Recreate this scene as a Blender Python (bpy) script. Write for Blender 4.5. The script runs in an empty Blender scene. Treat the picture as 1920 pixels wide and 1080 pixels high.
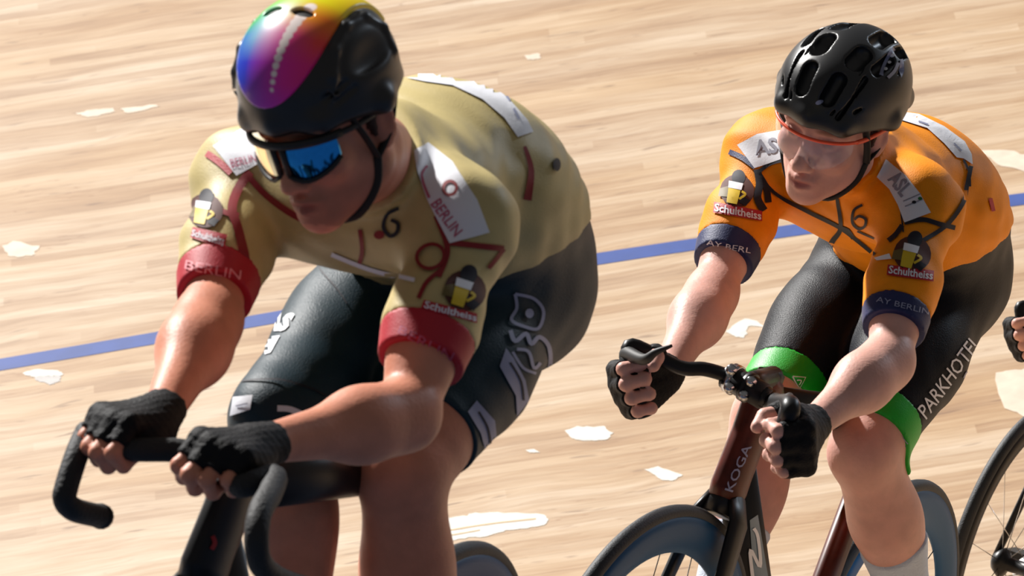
import bpy, bmesh, math, random, os
import numpy as np
from mathutils import Vector, Matrix, noise
from mathutils.bvhtree import BVHTree

random.seed(7)
COL = bpy.context.scene.collection
Q = float(os.environ.get('DRAFTQ', '1'))          # voxel size factor, 1 = full detail

# ------------------------------------------------------------------ camera, light, exposure
FPX, CX, CY, CAMH = 12000.0, 960.0, 540.0, 1.0    # telephoto, horizontal, one metre above the apron
cam_d = bpy.data.cameras.new('camera')
cam = bpy.data.objects.new('camera', cam_d); COL.objects.link(cam)
cam.location = (0, 0, CAMH); cam.rotation_euler = (math.pi / 2, 0, 0)
cam_d.sensor_width = 36.0; cam_d.lens = 36.0 * FPX / 1920.0
cam_d.clip_end = 200
cam_d.dof.use_dof = True; cam_d.dof.focus_distance = 10.6; cam_d.dof.aperture_fstop = 19.0
bpy.context.scene.camera = cam
CAM = Vector((0, 0, CAMH))

world = bpy.data.worlds.new('hall'); bpy.context.scene.world = world
world.use_nodes = True
wb = world.node_tree.nodes['Background']
wb.inputs[0].default_value = (1.0, 0.94, 0.90, 1); wb.inputs[1].default_value = 0.12

def lamp(name, kind, to, energy, color, size, loc=None):
    d = bpy.data.lights.new(name, kind); o = bpy.data.objects.new(name, d); COL.objects.link(o)
    d.energy = energy; d.color = color
    if kind == 'SUN': d.angle = size
    else: d.size = size
    v = Vector(to).normalized()
    o.rotation_euler = v.to_track_quat('Z', 'Y').to_euler()
    o.location = loc if loc else v * 20
    return o
SUN_DIR = (-0.50, 0.44, 0.75)
lamp('floodlight_bank', 'SUN', SUN_DIR, 7.6, (1.0, 0.97, 0.93), math.radians(3.0))
lamp('floodlight_far', 'SUN', (0.75, 0.75, 0.65), 0.45, (0.75, 0.86, 1.0), math.radians(6.0))

vs = bpy.context.scene.view_settings
vs.view_transform = 'Standard'; vs.look = 'None'; vs.exposure = 0.0; vs.gamma = 1.0
vs.use_curve_mapping = False

# ------------------------------------------------------------------ small helpers
def P(px, py, d):                                  # photograph pixel and distance -> point of the place
    return Vector(((px - CX) / FPX * d, d, (CY - py) / FPX * d + CAMH))

def srgb(*c):
    return tuple((x / 255 / 12.92) if x / 255 <= 0.04045 else ((x / 255 + 0.055) / 1.055) ** 2.4 for x in c)

MATS = {}
def mat(name, rgb, rough=0.6, metal=0.0, bump=0.0, bscale=300, var=0.0, vscale=20, sss=0.0, spec=0.5, coat=0.0,
        attr=None, sheen=0.0, alpha=1.0, trans=0.0):
    if name in MATS: return MATS[name]
    m = bpy.data.materials.new(name); m.use_nodes = True; MATS[name] = m
    nt = m.node_tree; b = nt.nodes['Principled BSDF']
    c = srgb(*rgb) + (1,)
    b.inputs['Base Color'].default_value = c
    b.inputs['Roughness'].default_value = rough; b.inputs['Metallic'].default_value = metal
    b.inputs['Specular IOR Level'].default_value = spec
    b.inputs['Coat Weight'].default_value = coat
    b.inputs['Sheen Weight'].default_value = sheen
    b.inputs['Alpha'].default_value = alpha
    b.inputs['Transmission Weight'].default_value = trans
    if sss:
        b.inputs['Subsurface Weight'].default_value = sss
        b.inputs['Subsurface Radius'].default_value = (0.010, 0.004, 0.002)
        b.inputs['Subsurface Scale'].default_value = 0.6
    tc = nt.nodes.new('ShaderNodeTexCoord')
    src = None
    if attr:
        a = nt.nodes.new('ShaderNodeAttribute'); a.attribute_name = attr; src = a.outputs['Color']
    if var:
        n = nt.nodes.new('ShaderNodeTexNoise'); n.inputs['Scale'].default_value = vscale
        n.inputs['Detail'].default_value = 4
        nt.links.new(tc.outputs['Object'], n.inputs['Vector'])
        mx = nt.nodes.new('ShaderNodeMix'); mx.data_type = 'RGBA'; mx.blend_type = 'MULTIPLY'
        mr = nt.nodes.new('ShaderNodeMapRange')
        mr.inputs[1].default_value = 0.35; mr.inputs[2].default_value = 0.65
        mr.inputs[3].default_value = 1 - var; mr.inputs[4].default_value = 1 + var * 0.5
        nt.links.new(n.outputs['Fac'], mr.inputs[0])
        mx.inputs[0].default_value = 1.0
        if src: nt.links.new(src, mx.inputs[6])
        else: mx.inputs[6].default_value = c
        nt.links.new(mr.outputs[0], mx.inputs[7])
        src = mx.outputs[2]
    if src: nt.links.new(src, b.inputs['Base Color'])
    if bump:
        n2 = nt.nodes.new('ShaderNodeTexNoise'); n2.inputs['Scale'].default_value = bscale
        nt.links.new(tc.outputs['Object'], n2.inputs['Vector'])
        bp = nt.nodes.new('ShaderNodeBump'); bp.inputs['Strength'].default_value = bump
        bp.inputs['Distance'].default_value = 0.002
        nt.links.new(n2.outputs['Fac'], bp.inputs['Height'])
        nt.links.new(bp.outputs[0], b.inputs['Normal'])
    return m

def make_mesh(name, chunks, parent=None, origin=None, attr=None):
    """chunks: list of (verts Nx3, faces, material, smooth); ONE object. attr: Nx3 colours of the first chunk."""
    vs_, mats, fl, fs, mi, sm = [], [], [], [], [], []
    off = 0
    for v, f, m, s in chunks:
        v = np.asarray(v, dtype=np.float64).reshape(-1, 3)
        if len(v) == 0 or len(f) == 0: continue
        if m not in mats: mats.append(m)
        k = mats.index(m)
        vs_.append(v)
        if isinstance(f, np.ndarray):
            fl.append((f + off).ravel()); fs.append(np.full(len(f), f.shape[1])); mi.append(np.full(len(f), k)); sm.append(np.full(len(f), s))
        else:
            fl.append(np.array([i + off for q in f for i in q])); fs.append(np.array([len(q) for q in f]))
            mi.append(np.full(len(f), k)); sm.append(np.full(len(f), s))
        off += len(v)
    V = np.concatenate(vs_); L = np.concatenate(fl).astype(np.int32); S = np.concatenate(fs).astype(np.int32)
    org = np.zeros(3) if origin is None else np.array(origin)
    me = bpy.data.meshes.new(name)
    me.vertices.add(len(V)); me.vertices.foreach_set('co', (V - org).astype(np.float32).ravel())
    me.loops.add(len(L)); me.loops.foreach_set('vertex_index', L)
    me.polygons.add(len(S))
    me.polygons.foreach_set('loop_start', np.concatenate([[0], np.cumsum(S)[:-1]]).astype(np.int32))
    me.polygons.foreach_set('loop_total', S)
    me.polygons.foreach_set('material_index', np.concatenate(mi).astype(np.int32))
    me.polygons.foreach_set('use_smooth', np.concatenate(sm).astype(bool))
    for m in mats: me.materials.append(m)
    me.update(calc_edges=True); me.validate()
    if attr is not None:
        ca = me.color_attributes.new('tint', 'FLOAT_COLOR', 'POINT')
        full = np.ones((len(V), 4), dtype=np.float32); full[:, :3] = 0.5
        full[:len(attr), :3] = attr
        ca.data.foreach_set('color', full.ravel())
    o = bpy.data.objects.new(name, me); COL.objects.link(o)
    if parent is not None:
        o.parent = parent
    elif origin is not None:
        o.location = origin
    return o

def empty(name, loc, label, cat, group=None):
    o = bpy.data.objects.new(name, None); COL.objects.link(o); o.location = loc
    o.empty_display_size = 0.1
    o['label'] = label; o['category'] = cat
    if group: o['group'] = group
    return o

# ------------------------------------------------------------------ distance field sculpting
def nrm(v): v = np.array(v, dtype=float); return v / np.linalg.norm(v)

class Prim:
    def __init__(s, kind, k, op, cap, **kw):
        s.kind, s.k, s.op, s.cap = kind, k, op, cap or []
        s.__dict__.update(kw)
    def bounds(s, g):
        if s.kind == 'cone':
            r = max(s.ra, s.rb) * s.fmax + g
            return np.minimum(s.a, s.b) - r, np.maximum(s.a, s.b) + r
        R = np.sqrt(((s.R * s.r[:, None]) ** 2).sum(0)) + g
        return s.c - R, s.c + R
    def d(s, X, g):
        if s.kind == 'cone':
            ba = s.b - s.a; L2 = float(ba @ ba) + 1e-12
            pa = X - s.a
            t = np.clip((pa @ ba) / L2, 0, 1)
            q = pa - t[..., None] * ba
            if s.flat is not None:
                w, fac = s.flat
                c = q @ w
                d = np.sqrt(np.maximum((q * q).sum(-1) + c * c * (fac * fac - 1), 0))
            else:
                d = np.sqrt((q * q).sum(-1))
            d = d - (s.ra + (s.rb - s.ra) * t) - g
        else:
            rr = s.r + g
            q = (X - s.c) @ s.R.T
            k0 = np.sqrt(((q / rr) ** 2).sum(-1)); k1 = np.sqrt(((q / rr ** 2) ** 2).sum(-1)) + 1e-9
            d = k0 * (k0 - 1) / k1
        for (p, n) in s.cap:
            d = np.maximum(d, (X - np.array(p)) @ nrm(n))
        return d

def cone(a, b, ra, rb=None, k=0.02, op='u', cap=None, flat=None):
    rb = ra if rb is None else rb
    if flat is not None: flat = (nrm(flat[0]), flat[1])
    fm = 1.0 if flat is None else max(1.0, 1.0 / flat[1])
    return Prim('cone', k, op, cap, a=np.array(a, float), b=np.array(b, float), ra=ra, rb=rb, flat=flat, fmax=fm)

def ell(c, axes, r, k=0.02, op='u', cap=None):
    if np.isscalar(r): r = (r, r, r)
    A = np.eye(3)
    if axes is not None:
        a0 = nrm(axes[0]); a1 = np.array(axes[1], float); a1 = nrm(a1 - a0 * (a1 @ a0)); A = np.array([a0, a1, np.cross(a0, a1)])
    return Prim('ell', k, op, cap, c=np.array(c, float), R=A, r=np.array(r, float))

def with_cap(pr, cap):
    import copy
    q = copy.copy(pr); q.cap = list(pr.cap) + list(cap); return q

def with_k(pr, k):
    import copy
    q = copy.copy(pr); q.k = k; return q

class Field:
    def __init__(s, h, prims, g=0.0, margin=0.03):
        s.h = h
        lo = np.full(3, 1e9); hi = -lo
        for p in prims:
            if p.op != 'u': continue
            a, b = p.bounds(g); lo = np.minimum(lo, a); hi = np.maximum(hi, b)
        s.lo = lo - margin; n = np.ceil((hi + margin - s.lo) / h).astype(int) + 1
        s.n = n
        s.A = np.full(tuple(n), 1.0, dtype=np.float32)
        for p in prims: s.add(p, g if p.op == 'u' else 0.0)
    def sub(s, lo, hi):
        i0 = np.clip(np.floor((lo - s.lo) / s.h).astype(int), 0, s.n - 1)
        i1 = np.clip(np.ceil((hi - s.lo) / s.h).astype(int) + 1, 1, s.n)
        sl = tuple(slice(a, b) for a, b in zip(i0, i1))
        ax = [s.lo[j] + s.h * np.arange(i0[j], i1[j]) for j in range(3)]
        X = np.stack(np.meshgrid(*ax, indexing='ij'), -1)
        return sl, X
    def add(s, p, g=0.0):
        a, b = p.bounds(g); m = p.k * 1.2 + 3 * s.h
        if (b + m < s.lo).any() or (a - m > s.lo + s.h * s.n).any(): return
        sl, X = s.sub(a - m, b + m)
        if X.size == 0: return
        d = p.d(X, g).astype(np.float32)
        A = s.A[sl]; k = max(p.k, 1e-5)
        if p.op == 'u':
            h = np.maximum(k - np.abs(A - d), 0) / k
            s.A[sl] = np.minimum(A, d) - h * h * k * 0.25
        elif p.op == 's':
            h = np.maximum(k - np.abs(A + d), 0) / k
            s.A[sl] = np.maximum(A, -d) + h * h * k * 0.25
    def cut(s, p, n):
        sl, X = s.sub(s.lo, s.lo + s.h * s.n)
        s.A = np.maximum(s.A, ((X - np.array(p)) @ nrm(n)).astype(np.float32))
    def displace(s, fn):
        idx = np.where(np.abs(s.A) < 4 * s.h + 0.006)
        X = np.stack([s.lo[j] + s.h * idx[j] for j in range(3)], -1)
        s.A[idx] += fn(X).astype(np.float32)
    def mesh(s):
        A = s.A; A[np.abs(A) < 1e-7] = 1e-7
        s.A[0], s.A[-1] = 1, 1; s.A[:, 0], s.A[:, -1] = 1, 1; s.A[:, :, 0], s.A[:, :, -1] = 1, 1
        I = A < 0
        cnt = np.zeros(tuple(s.n - 1), dtype=np.int8)
        sh = [(i, j, k) for i in (0, 1) for j in (0, 1) for k in (0, 1)]
        nx, ny, nz = s.n
        for (i, j, k) in sh: cnt += I[i:nx - 1 + i, j:ny - 1 + j, k:nz - 1 + k]
        act = np.argwhere((cnt > 0) & (cnt < 8))
        cv = np.stack([A[act[:, 0] + i, act[:, 1] + j, act[:, 2] + k] for (i, j, k) in sh], 1)
        acc = np.zeros((len(act), 3)); num = np.zeros(len(act))
        for e0 in range(8):
            for ax in range(3):
                if sh[e0][ax]: continue
                t = list(sh[e0]); t[ax] = 1; e1 = sh.index(tuple(t))
                a, b = cv[:, e0], cv[:, e1]; mk = (a < 0) != (b < 0)
                tt = np.where(mk, a / np.where(mk, a - b, 1), 0)
                pos = np.tile(np.array(sh[e0], float), (len(act), 1)); pos[:, ax] = tt
                acc += pos * mk[:, None]; num += mk
        V = s.lo + s.h * (act + acc / num[:, None])
        ids = np.full(tuple(s.n - 1), -1, dtype=np.int32)
        ids[act[:, 0], act[:, 1], act[:, 2]] = np.arange(len(act))
        F = []
        for ax in range(3):
            o1, o2 = [(1, 2), (2, 0), (0, 1)][ax]
            a = [slice(None)] * 3; b = [slice(None)] * 3
            a[ax] = slice(0, -1); b[ax] = slice(1, None)
            ch = np.argwhere(I[tuple(a)] != I[tuple(b)])
            ok = (ch[:, o1] > 0) & (ch[:, o2] > 0) & (ch[:, o1] < s.n[o1] - 1) & (ch[:, o2] < s.n[o2] - 1)
            ch = ch[ok]
            def cid(d1, d2):
                c = ch.copy(); c[:, o1] -= d1; c[:, o2] -= d2
                return ids[c[:, 0], c[:, 1], c[:, 2]]
            q = np.stack([cid(1, 1), cid(0, 1), cid(0, 0), cid(1, 0)], 1)
            neg = I[ch[:, 0], ch[:, 1], ch[:, 2]]
            q = np.where(neg[:, None], q, q[:, ::-1])
            F.append(q)
        F = np.concatenate(F); F = F[(F >= 0).all(1)]
        return V, F

def sdf_obj(name, prims, m, parent, h=0.004, g=0.0, disp=None, decals=None, cuts=None, attrfn=None, extra=None, region=None, rg=.034):
    if region:                                       # cloth: the body swollen by g, kept only inside the region
        fr = Field(h * Q, region, rg)
        f = Field(h * Q, region, rg); f.A[:] = 1.0
        for p in prims: f.add(p, g)
        f.A = np.maximum(f.A, fr.A)
    else:
        f = Field(h * Q, prims, g)
    for c in (cuts or []): f.cut(*c)
    if disp: f.displace(disp)
    V, F = f.mesh()
    chunks = [(V, F, m, True)]
    if extra: chunks += extra
    if decals:
        bv = BVHTree.FromPolygons([tuple(v) for v in V], F.tolist())
        for d in decals: chunks += d(bv)
    at = attrfn(V) if attrfn else None
    return make_mesh(name, chunks, parent, parent.location if parent else None, attr=at)

# ------------------------------------------------------------------ prints on cloth (laid onto the surface, then part of its mesh)
def _drape(bm, bv, eps, step=7):
    xs = [v.co.x for v in bm.verts]; ys = [v.co.y for v in bm.verts]
    if not xs: return [], []
    def cutax(lo, hi, no, ax):
        k = math.ceil(lo / step) * step
        while k < hi:
            co = [0, 0, 0]; co[ax] = k
            bmesh.ops.bisect_plane(bm, geom=bm.verts[:] + bm.edges[:] + bm.faces[:], plane_co=co, plane_no=no, dist=1e-4)
            k += step
    cutax(min(xs), max(xs), (1, 0, 0), 0); cutax(min(ys), max(ys), (0, 1, 0), 1)
    bmesh.ops.triangulate(bm, faces=bm.faces[:])
    vmap, V, F = {}, [], []
    for v in bm.verts:
        d = (P(v.co.x, v.co.y, 10) - CAM).normalized()
        h = bv.ray_cast(CAM, d)
        if h[0] is None: continue
        n = h[1] if h[1].dot(d) < 0 else -h[1]
        vmap[v] = len(V); V.append(tuple(h[0] + n * eps * 0.6 - d * eps * 0.8))
    dist = [(Vector(p) - CAM).length for p in V]
    for f in bm.faces:
        if all(v in vmap for v in f.verts):
            q = [vmap[v] for v in f.verts]
            ds = [dist[i] for i in q]
            if max(ds) - min(ds) < 0.05: F.append(q)
    return V, F

def d_poly(pts, m, eps=0.0022, step=7, jag=0):
    def go(bv):
        bm = bmesh.new()
        pp = pts
        if jag:
            pp = []
            for i in range(len(pts)):
                a, b = pts[i], pts[(i + 1) % len(pts)]
                for k in range(5):
                    t = k / 5; pp.append((a[0] + (b[0] - a[0]) * t + random.uniform(-jag, jag), a[1] + (b[1] - a[1]) * t + random.uniform(-jag, jag) * 0.4))
        vv = [bm.verts.new((x, y, 0)) for x, y in pp]
        for i in range(len(vv)): bm.edges.new((vv[i], vv[(i + 1) % len(vv)]))
        bmesh.ops.triangle_fill(bm, edges=bm.edges[:], use_beauty=True)
        V, F = _drape(bm, bv, eps, step); bm.free()
        return [(V, F, m, True)]
    return go

def smooth2(pts, n=6):
    out = []
    for i in range(len(pts) - 1):
        p0, p1, p2, p3 = pts[max(i - 1, 0)], pts[i], pts[i + 1], pts[min(i + 2, len(pts) - 1)]
        for k in range(n):
            t = k / n
            out.append(tuple(0.5 * ((2 * p1[j]) + (-p0[j] + p2[j]) * t + (2 * p0[j] - 5 * p1[j] + 4 * p2[j] - p3[j]) * t * t + (-p0[j] + 3 * p1[j] - 3 * p2[j] + p3[j]) * t ** 3) for j in range(len(p1))))
    out.append(tuple(pts[-1])); return out

def d_line(pts, w, m, eps=0.002, smooth=True, closed=False):
    def go(bv):
        pp = smooth2(pts, 5) if smooth else pts
        bm = bmesh.new(); L, R = [], []
        for i, p in enumerate(pp):
            a = pp[max(i - 1, 0)]; b = pp[min(i + 1, len(pp) - 1)]
            dx, dy = b[0] - a[0], b[1] - a[1]; l = math.hypot(dx, dy) or 1
            ww = (w[0] + (w[1] - w[0]) * i / (len(pp) - 1) if isinstance(w, tuple) else w) / 2
            L.append(bm.verts.new((p[0] - dy / l * ww, p[1] + dx / l * ww, 0)))
            R.append(bm.verts.new((p[0] + dy / l * ww, p[1] - dx / l * ww, 0)))
        for i in range(len(pp) - 1): bm.faces.new((L[i], L[i + 1], R[i + 1], R[i]))
        V, F = _drape(bm, bv, eps, 7); bm.free()
        return [(V, F, m, True)]
    return go

def d_disc(c, rx, ry, m, eps=0.002, ang=0.0, hole=0.0):
    ca, sa = math.cos(ang), math.sin(ang)
    pt = lambda t, f=1: (c[0] + rx * f * math.cos(t) * ca - ry * f * math.sin(t) * sa, c[1] + rx * f * math.cos(t) * sa + ry * f * math.sin(t) * ca)
    if hole:
        return d_line([pt(i * math.tau / 20, (1 + hole) / 2) for i in range(21)], min(rx, ry) * (1 - hole), m, eps, smooth=False)
    return d_poly([pt(i * math.tau / 20) for i in range(20)], m, eps)

def d_text(s, quad, m, eps=0.003, bold=0.0, shear=0.0, step=9):
    """quad: pixel corners top-left, top-right, bottom-right, bottom-left of the text box."""
    def go(bv):
        cu = bpy.data.curves.new('t', 'FONT'); cu.body = s; cu.resolution_u = 2; cu.offset = bold; cu.shear = shear
        o = bpy.data.objects.new('t', cu); COL.objects.link(o)
        dg = bpy.context.evaluated_depsgraph_get(); me = bpy.data.meshes.new_from_object(o.evaluated_get(dg))
        bm = bmesh.new(); bm.from_mesh(me)
        bpy.data.objects.remove(o); bpy.data.curves.remove(cu); bpy.data.meshes.remove(me)
        if not bm.verts: return []
        bmesh.ops.remove_doubles(bm, verts=bm.verts[:], dist=1e-4)
        x0 = min(v.co.x for v in bm.verts); x1 = max(v.co.x for v in bm.verts)
        y0 = min(v.co.y for v in bm.verts); y1 = max(v.co.y for v in bm.verts)
        TL, TR, BR, BL = [Vector(q) for q in quad]
        for v in bm.verts:
            u = (v.co.x - x0) / (x1 - x0); t = (v.co.y - y0) / (y1 - y0)
            p = (BL * (1 - u) + BR * u) * (1 - t) + (TL * (1 - u) + TR * u) * t
            v.co = (p.x, p.y, 0)
        V, F = _drape(bm, bv, eps, step); bm.free()
        return [(V, F, m, True)]
    return go

# ------------------------------------------------------------------ lofted tubes and rings
def loft(pts, ra, rb=None, up=(0, 0, 1), seg=14, caps=True):
    """tube through pts; ra = half width sideways, rb = half width along `up`."""
    n = len(pts); pts = [Vector(p) for p in pts]; up = Vector(up)
    ra = list(ra) if hasattr(ra, '__len__') else [ra] * n
    rb = ra if rb is None else (list(rb) if hasattr(rb, '__len__') else [rb] * n)
    V, F = [], []; last = None
    for i, p in enumerate(pts):
        t = (pts[min(i + 1, n - 1)] - pts[max(i - 1, 0)]).normalized()
        if last is None:
            v = up - t * up.dot(t)
            if v.length < 1e-3: v = Vector((1, 0, 0)) - t * t.x
        else:
            v = last - t * last.dot(t)
        v.normalize(); last = v; u = t.cross(v)
        for k in range(seg):
            a = k * math.tau / seg
            V.append(p + u * (math.cos(a) * ra[i]) + v * (math.sin(a) * rb[i]))
    for i in range(n - 1):
        for k in range(seg):
            k2 = (k + 1) % seg
            F.append((i * seg + k, i * seg + k2, (i + 1) * seg + k2, (i + 1) * seg + k))
    if caps:
        F.append(tuple(reversed(range(seg)))); F.append(tuple((n - 1) * seg + k for k in range(seg)))
    return [tuple(v) for v in V], F

def smooth3(pts, n=6): return smooth2([tuple(p) for p in pts], n)

def ring(c, ax, prof, seg=96):
    """profile (radius, sideways) swept round the axle."""
    ax = Vector(ax).normalized(); e1 = Vector((0, 0, 1)); e1 = (e1 - ax * e1.dot(ax)).normalized(); e2 = ax.cross(e1)
    V, F = [], []; m = len(prof)
    for i in range(seg):
        a = i * math.tau / seg; r = e1 * math.cos(a) + e2 * math.sin(a)
        for (rr, s) in prof: V.append(tuple(Vector(c) + r * rr + ax * s))
    for i in range(seg):
        for k in range(m):
            F.append((i * m + k, i * m + (k + 1) % m, ((i + 1) % seg) * m + (k + 1) % m, ((i + 1) % seg) * m + k))
    return V, F

def box(c, ax, r):
    X, Y, Z = [Vector(a).normalized() for a in ax]; c = Vector(c)
    V = [c + X * (r[0] * sx) + Y * (r[1] * sy) + Z * (r[2] * sz) for sx in (-1, 1) for sy in (-1, 1) for sz in (-1, 1)]
    F = [(0, 1, 3, 2), (4, 6, 7, 5), (0, 4, 5, 1), (2, 3, 7, 6), (0, 2, 6, 4), (1, 5, 7, 3)]
    return [tuple(v) for v in V], F

# ------------------------------------------------------------------ materials
M_skin2 = mat('skin_fair', (214, 160, 146), 0.5, spec=.3, sss=0.12, var=0.10, vscale=28, bump=0.25, bscale=180, attr='tint')
M_skin1 = mat('skin_tan', (200, 140, 115), 0.5, spec=.3, sss=0.12, var=0.10, vscale=28, bump=0.25, bscale=180, attr='tint')
M_orange = mat('orange_lycra', (255, 152, 0), 0.62, bump=0.3, bscale=500, var=0.06, vscale=30, spec=.3)
M_gold = mat('sand_lycra', (200, 182, 126), 0.5, bump=0.3, bscale=500, var=0.06, vscale=30, spec=.35)
M_black = mat('black_lycra', (20, 24, 32), 0.5, bump=0.4, bscale=500, spec=0.16)
M_teal = mat('dark_lycra', (26, 50, 62), 0.5, bump=0.4, bscale=500, spec=0.25)
M_green = mat('green_lycra', (10, 175, 40), 0.5, bump=0.3, bscale=500, var=0.08)
M_navy = mat('navy_lycra', (18, 32, 88), 0.55, bump=0.3, bscale=500)
M_red = mat('red_lycra', (184, 18, 42), 0.55, bump=0.3, bscale=500)
M_dred = mat('dark_red_print', (140, 14, 26), 0.6)
M_white = mat('white_print', (236, 238, 246), 0.6, bump=0.1)
M_grey = mat('grey_print', (150, 150, 165), 0.6)
M_silver = mat('silver_print', (150, 155, 185), 0.5)
M_ink = mat('ink_print', (16, 16, 34), 0.7)
M_brown = mat('brown_print', (76, 28, 18), 0.7)
M_yellow = mat('yellow_print', (222, 190, 30), 0.6)
M_olive = mat('olive_print', (104, 88, 40), 0.6)
M_glove = mat('glove_black', (10, 11, 16), 0.7, bump=0.7, bscale=350, spec=.25)
M_gloss = mat('helmet_black', (19, 21, 25), 0.38, spec=.6, bump=0.05, bscale=900)
M_matte = mat('helmet_matte', (16, 17, 20), 0.5)
M_strap = mat('strap_black', (12, 12, 13), 0.7)
M_hair = mat('hair_brown', (58, 32, 22), 0.7, bump=1.0, bscale=400)
M_carbon = mat('carbon_black', (13, 14, 18), 0.42, spec=.35)
M_maroon = mat('frame_maroon', (84, 28, 16), 0.42, spec=.3, var=0.3, vscale=40)
M_tape = mat('bar_tape', (22, 23, 26), 0.7, bump=0.8, bscale=200)
M_tyre = mat('tyre_rubber', (30, 34, 40), 0.62, bump=0.4, bscale=400)
M_rim = mat('rim_blue', (12, 76, 120), 0.5, spec=.25)
M_steel = mat('steel', (190, 192, 196), 0.22, metal=1.0)
M_sock = mat('sock_white', (205, 218, 236), 0.85, bump=0.8, bscale=300)
M_shoe = mat('shoe_white', (225, 226, 230), 0.35)
M_rubber = mat('black_rubber', (20, 20, 22), 0.6)
M_bluegrey = mat('decal_bluegrey', (70, 104, 130), 0.4)

# ------------------------------------------------------------------ hand: skin and glove shapes
def grip(wr, hd, side, x=.083, z=.026):
    a = nrm(hd['a']); c = np.array(hd['c'], float); c = nrm(c - a * (c @ a)); b = np.cross(a, c) * side
    s = hd.get('s', 1.0)
    return Vector(np.array(wr) + (a * x + c * z) * s), Vector(b), Vector(a), Vector(c)

def hand_prims(wr, a, c, side, curls, thumb, s=1.0, spread=0.021, fore=None, glen=.9):
    """wr wrist, a towards the knuckles, c the way the palm faces; side +1 right hand, -1 left hand."""
    a = nrm(a); c = np.array(c, float); c = nrm(c - a * (c @ a)); b = np.cross(a, c) * side   # towards the thumb
    wr = np.array(wr, float)
    pt = lambda x, y, z: wr + (a * x + b * y + c * z) * s
    skin, glove = [], []
    lens = [(.044, .026, .021), (.048, .029, .022), (.045, .027, .022), (.036, .021, .020)]
    rad = [.0102, .0105, .0101, .0092]
    kx = [.088, .091, .086, .078]
    palm = [cone(pt(.002, 0, 0), pt(.03, 0, 0), .024 * s, .026 * s, .02, flat=(c, 1.25)),
            ell(pt(.055, -.002, .006), (a, b, c), (.048 * s, .041 * s, .0185 * s), .015),
            ell(pt(.032, .026, .014), (nrm(a + b * .5), b, c), (.033 * s, .017 * s, .018 * s), .012)]
    for i in range(4):
        y = (1.5 - i) * spread
        palm.append(cone(pt(.03, y * .6, .002), pt(kx[i], y, -.002), .013 * s, .0122 * s, .012))
    fing, gfing = [], []
    for i in range(4):
        y = (1.5 - i) * spread
        p = pt(kx[i], y, -.001); ang = 0
        cs = curls[i] if hasattr(curls[0], '__len__') else curls
        for j in range(3):
            ang = math.radians(cs[j]); d = a * math.cos(ang) + c * math.sin(ang) - b * (0.03 * (i - 1.5))
            q = p + d * lens[i][j] * s
            r0 = rad[i] * (1 - .06 * j) * s; r1 = rad[i] * (1 - .06 * (j + 1)) * s
            fing.append(cone(p, q, r0 * 1.02, r1, .004))
            if j > 0: fing.append(ell(p, None, r0 * 1.07, .004))
            if j == 0: gfing.append(cone(p, p + d * lens[i][0] * s * glen, r0 * 1.1, r0 * 1.12, .006, cap=[(p + d * lens[i][0] * s * glen, d)]))
            p = q
    t0 = pt(.022, .024, .012); t1 = t0 + (a * thumb[0][0] + b * thumb[0][1] + c * thumb[0][2]) * s
    t2 = t1 + (a * thumb[1][0] + b * thumb[1][1] + c * thumb[1][2]) * s
    t3 = t2 + (a * thumb[2][0] + b * thumb[2][1] + c * thumb[2][2]) * s
    th = [cone(t0, t1, .017 * s, .0135 * s, .012), cone(t1, t2, .0130 * s, .0112 * s, .006), cone(t2, t3, .0118 * s, .0098 * s, .005)]
    dt = nrm(t2 - t1)
    gth = [cone(t0, t1, .017 * s, .0140 * s, .012), cone(t1, t1 + (t2 - t1) * .55, .0138 * s, .0132 * s, .008, cap=[(t1 + (t2 - t1) * .55, dt)])]
    cuffdir = a if fore is None else nrm(wr - np.array(fore))
    cuff = cone(wr - cuffdir * .026 * s, wr + a * .01, .027 * s, .027 * s, .015, cap=[(wr - cuffdir * .022 * s, -cuffdir)], flat=(c, 1.12))
    skin = palm + fing + th
    glove = palm + gfing + gth + [cuff]
    return skin, glove

# ------------------------------------------------------------------ head
def head_frame(F, U):
    f = nrm(F); u = np.array(U, float); u = nrm(u - f * (u @ f)); l = np.cross(u, f)
    return f, l, u

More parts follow.
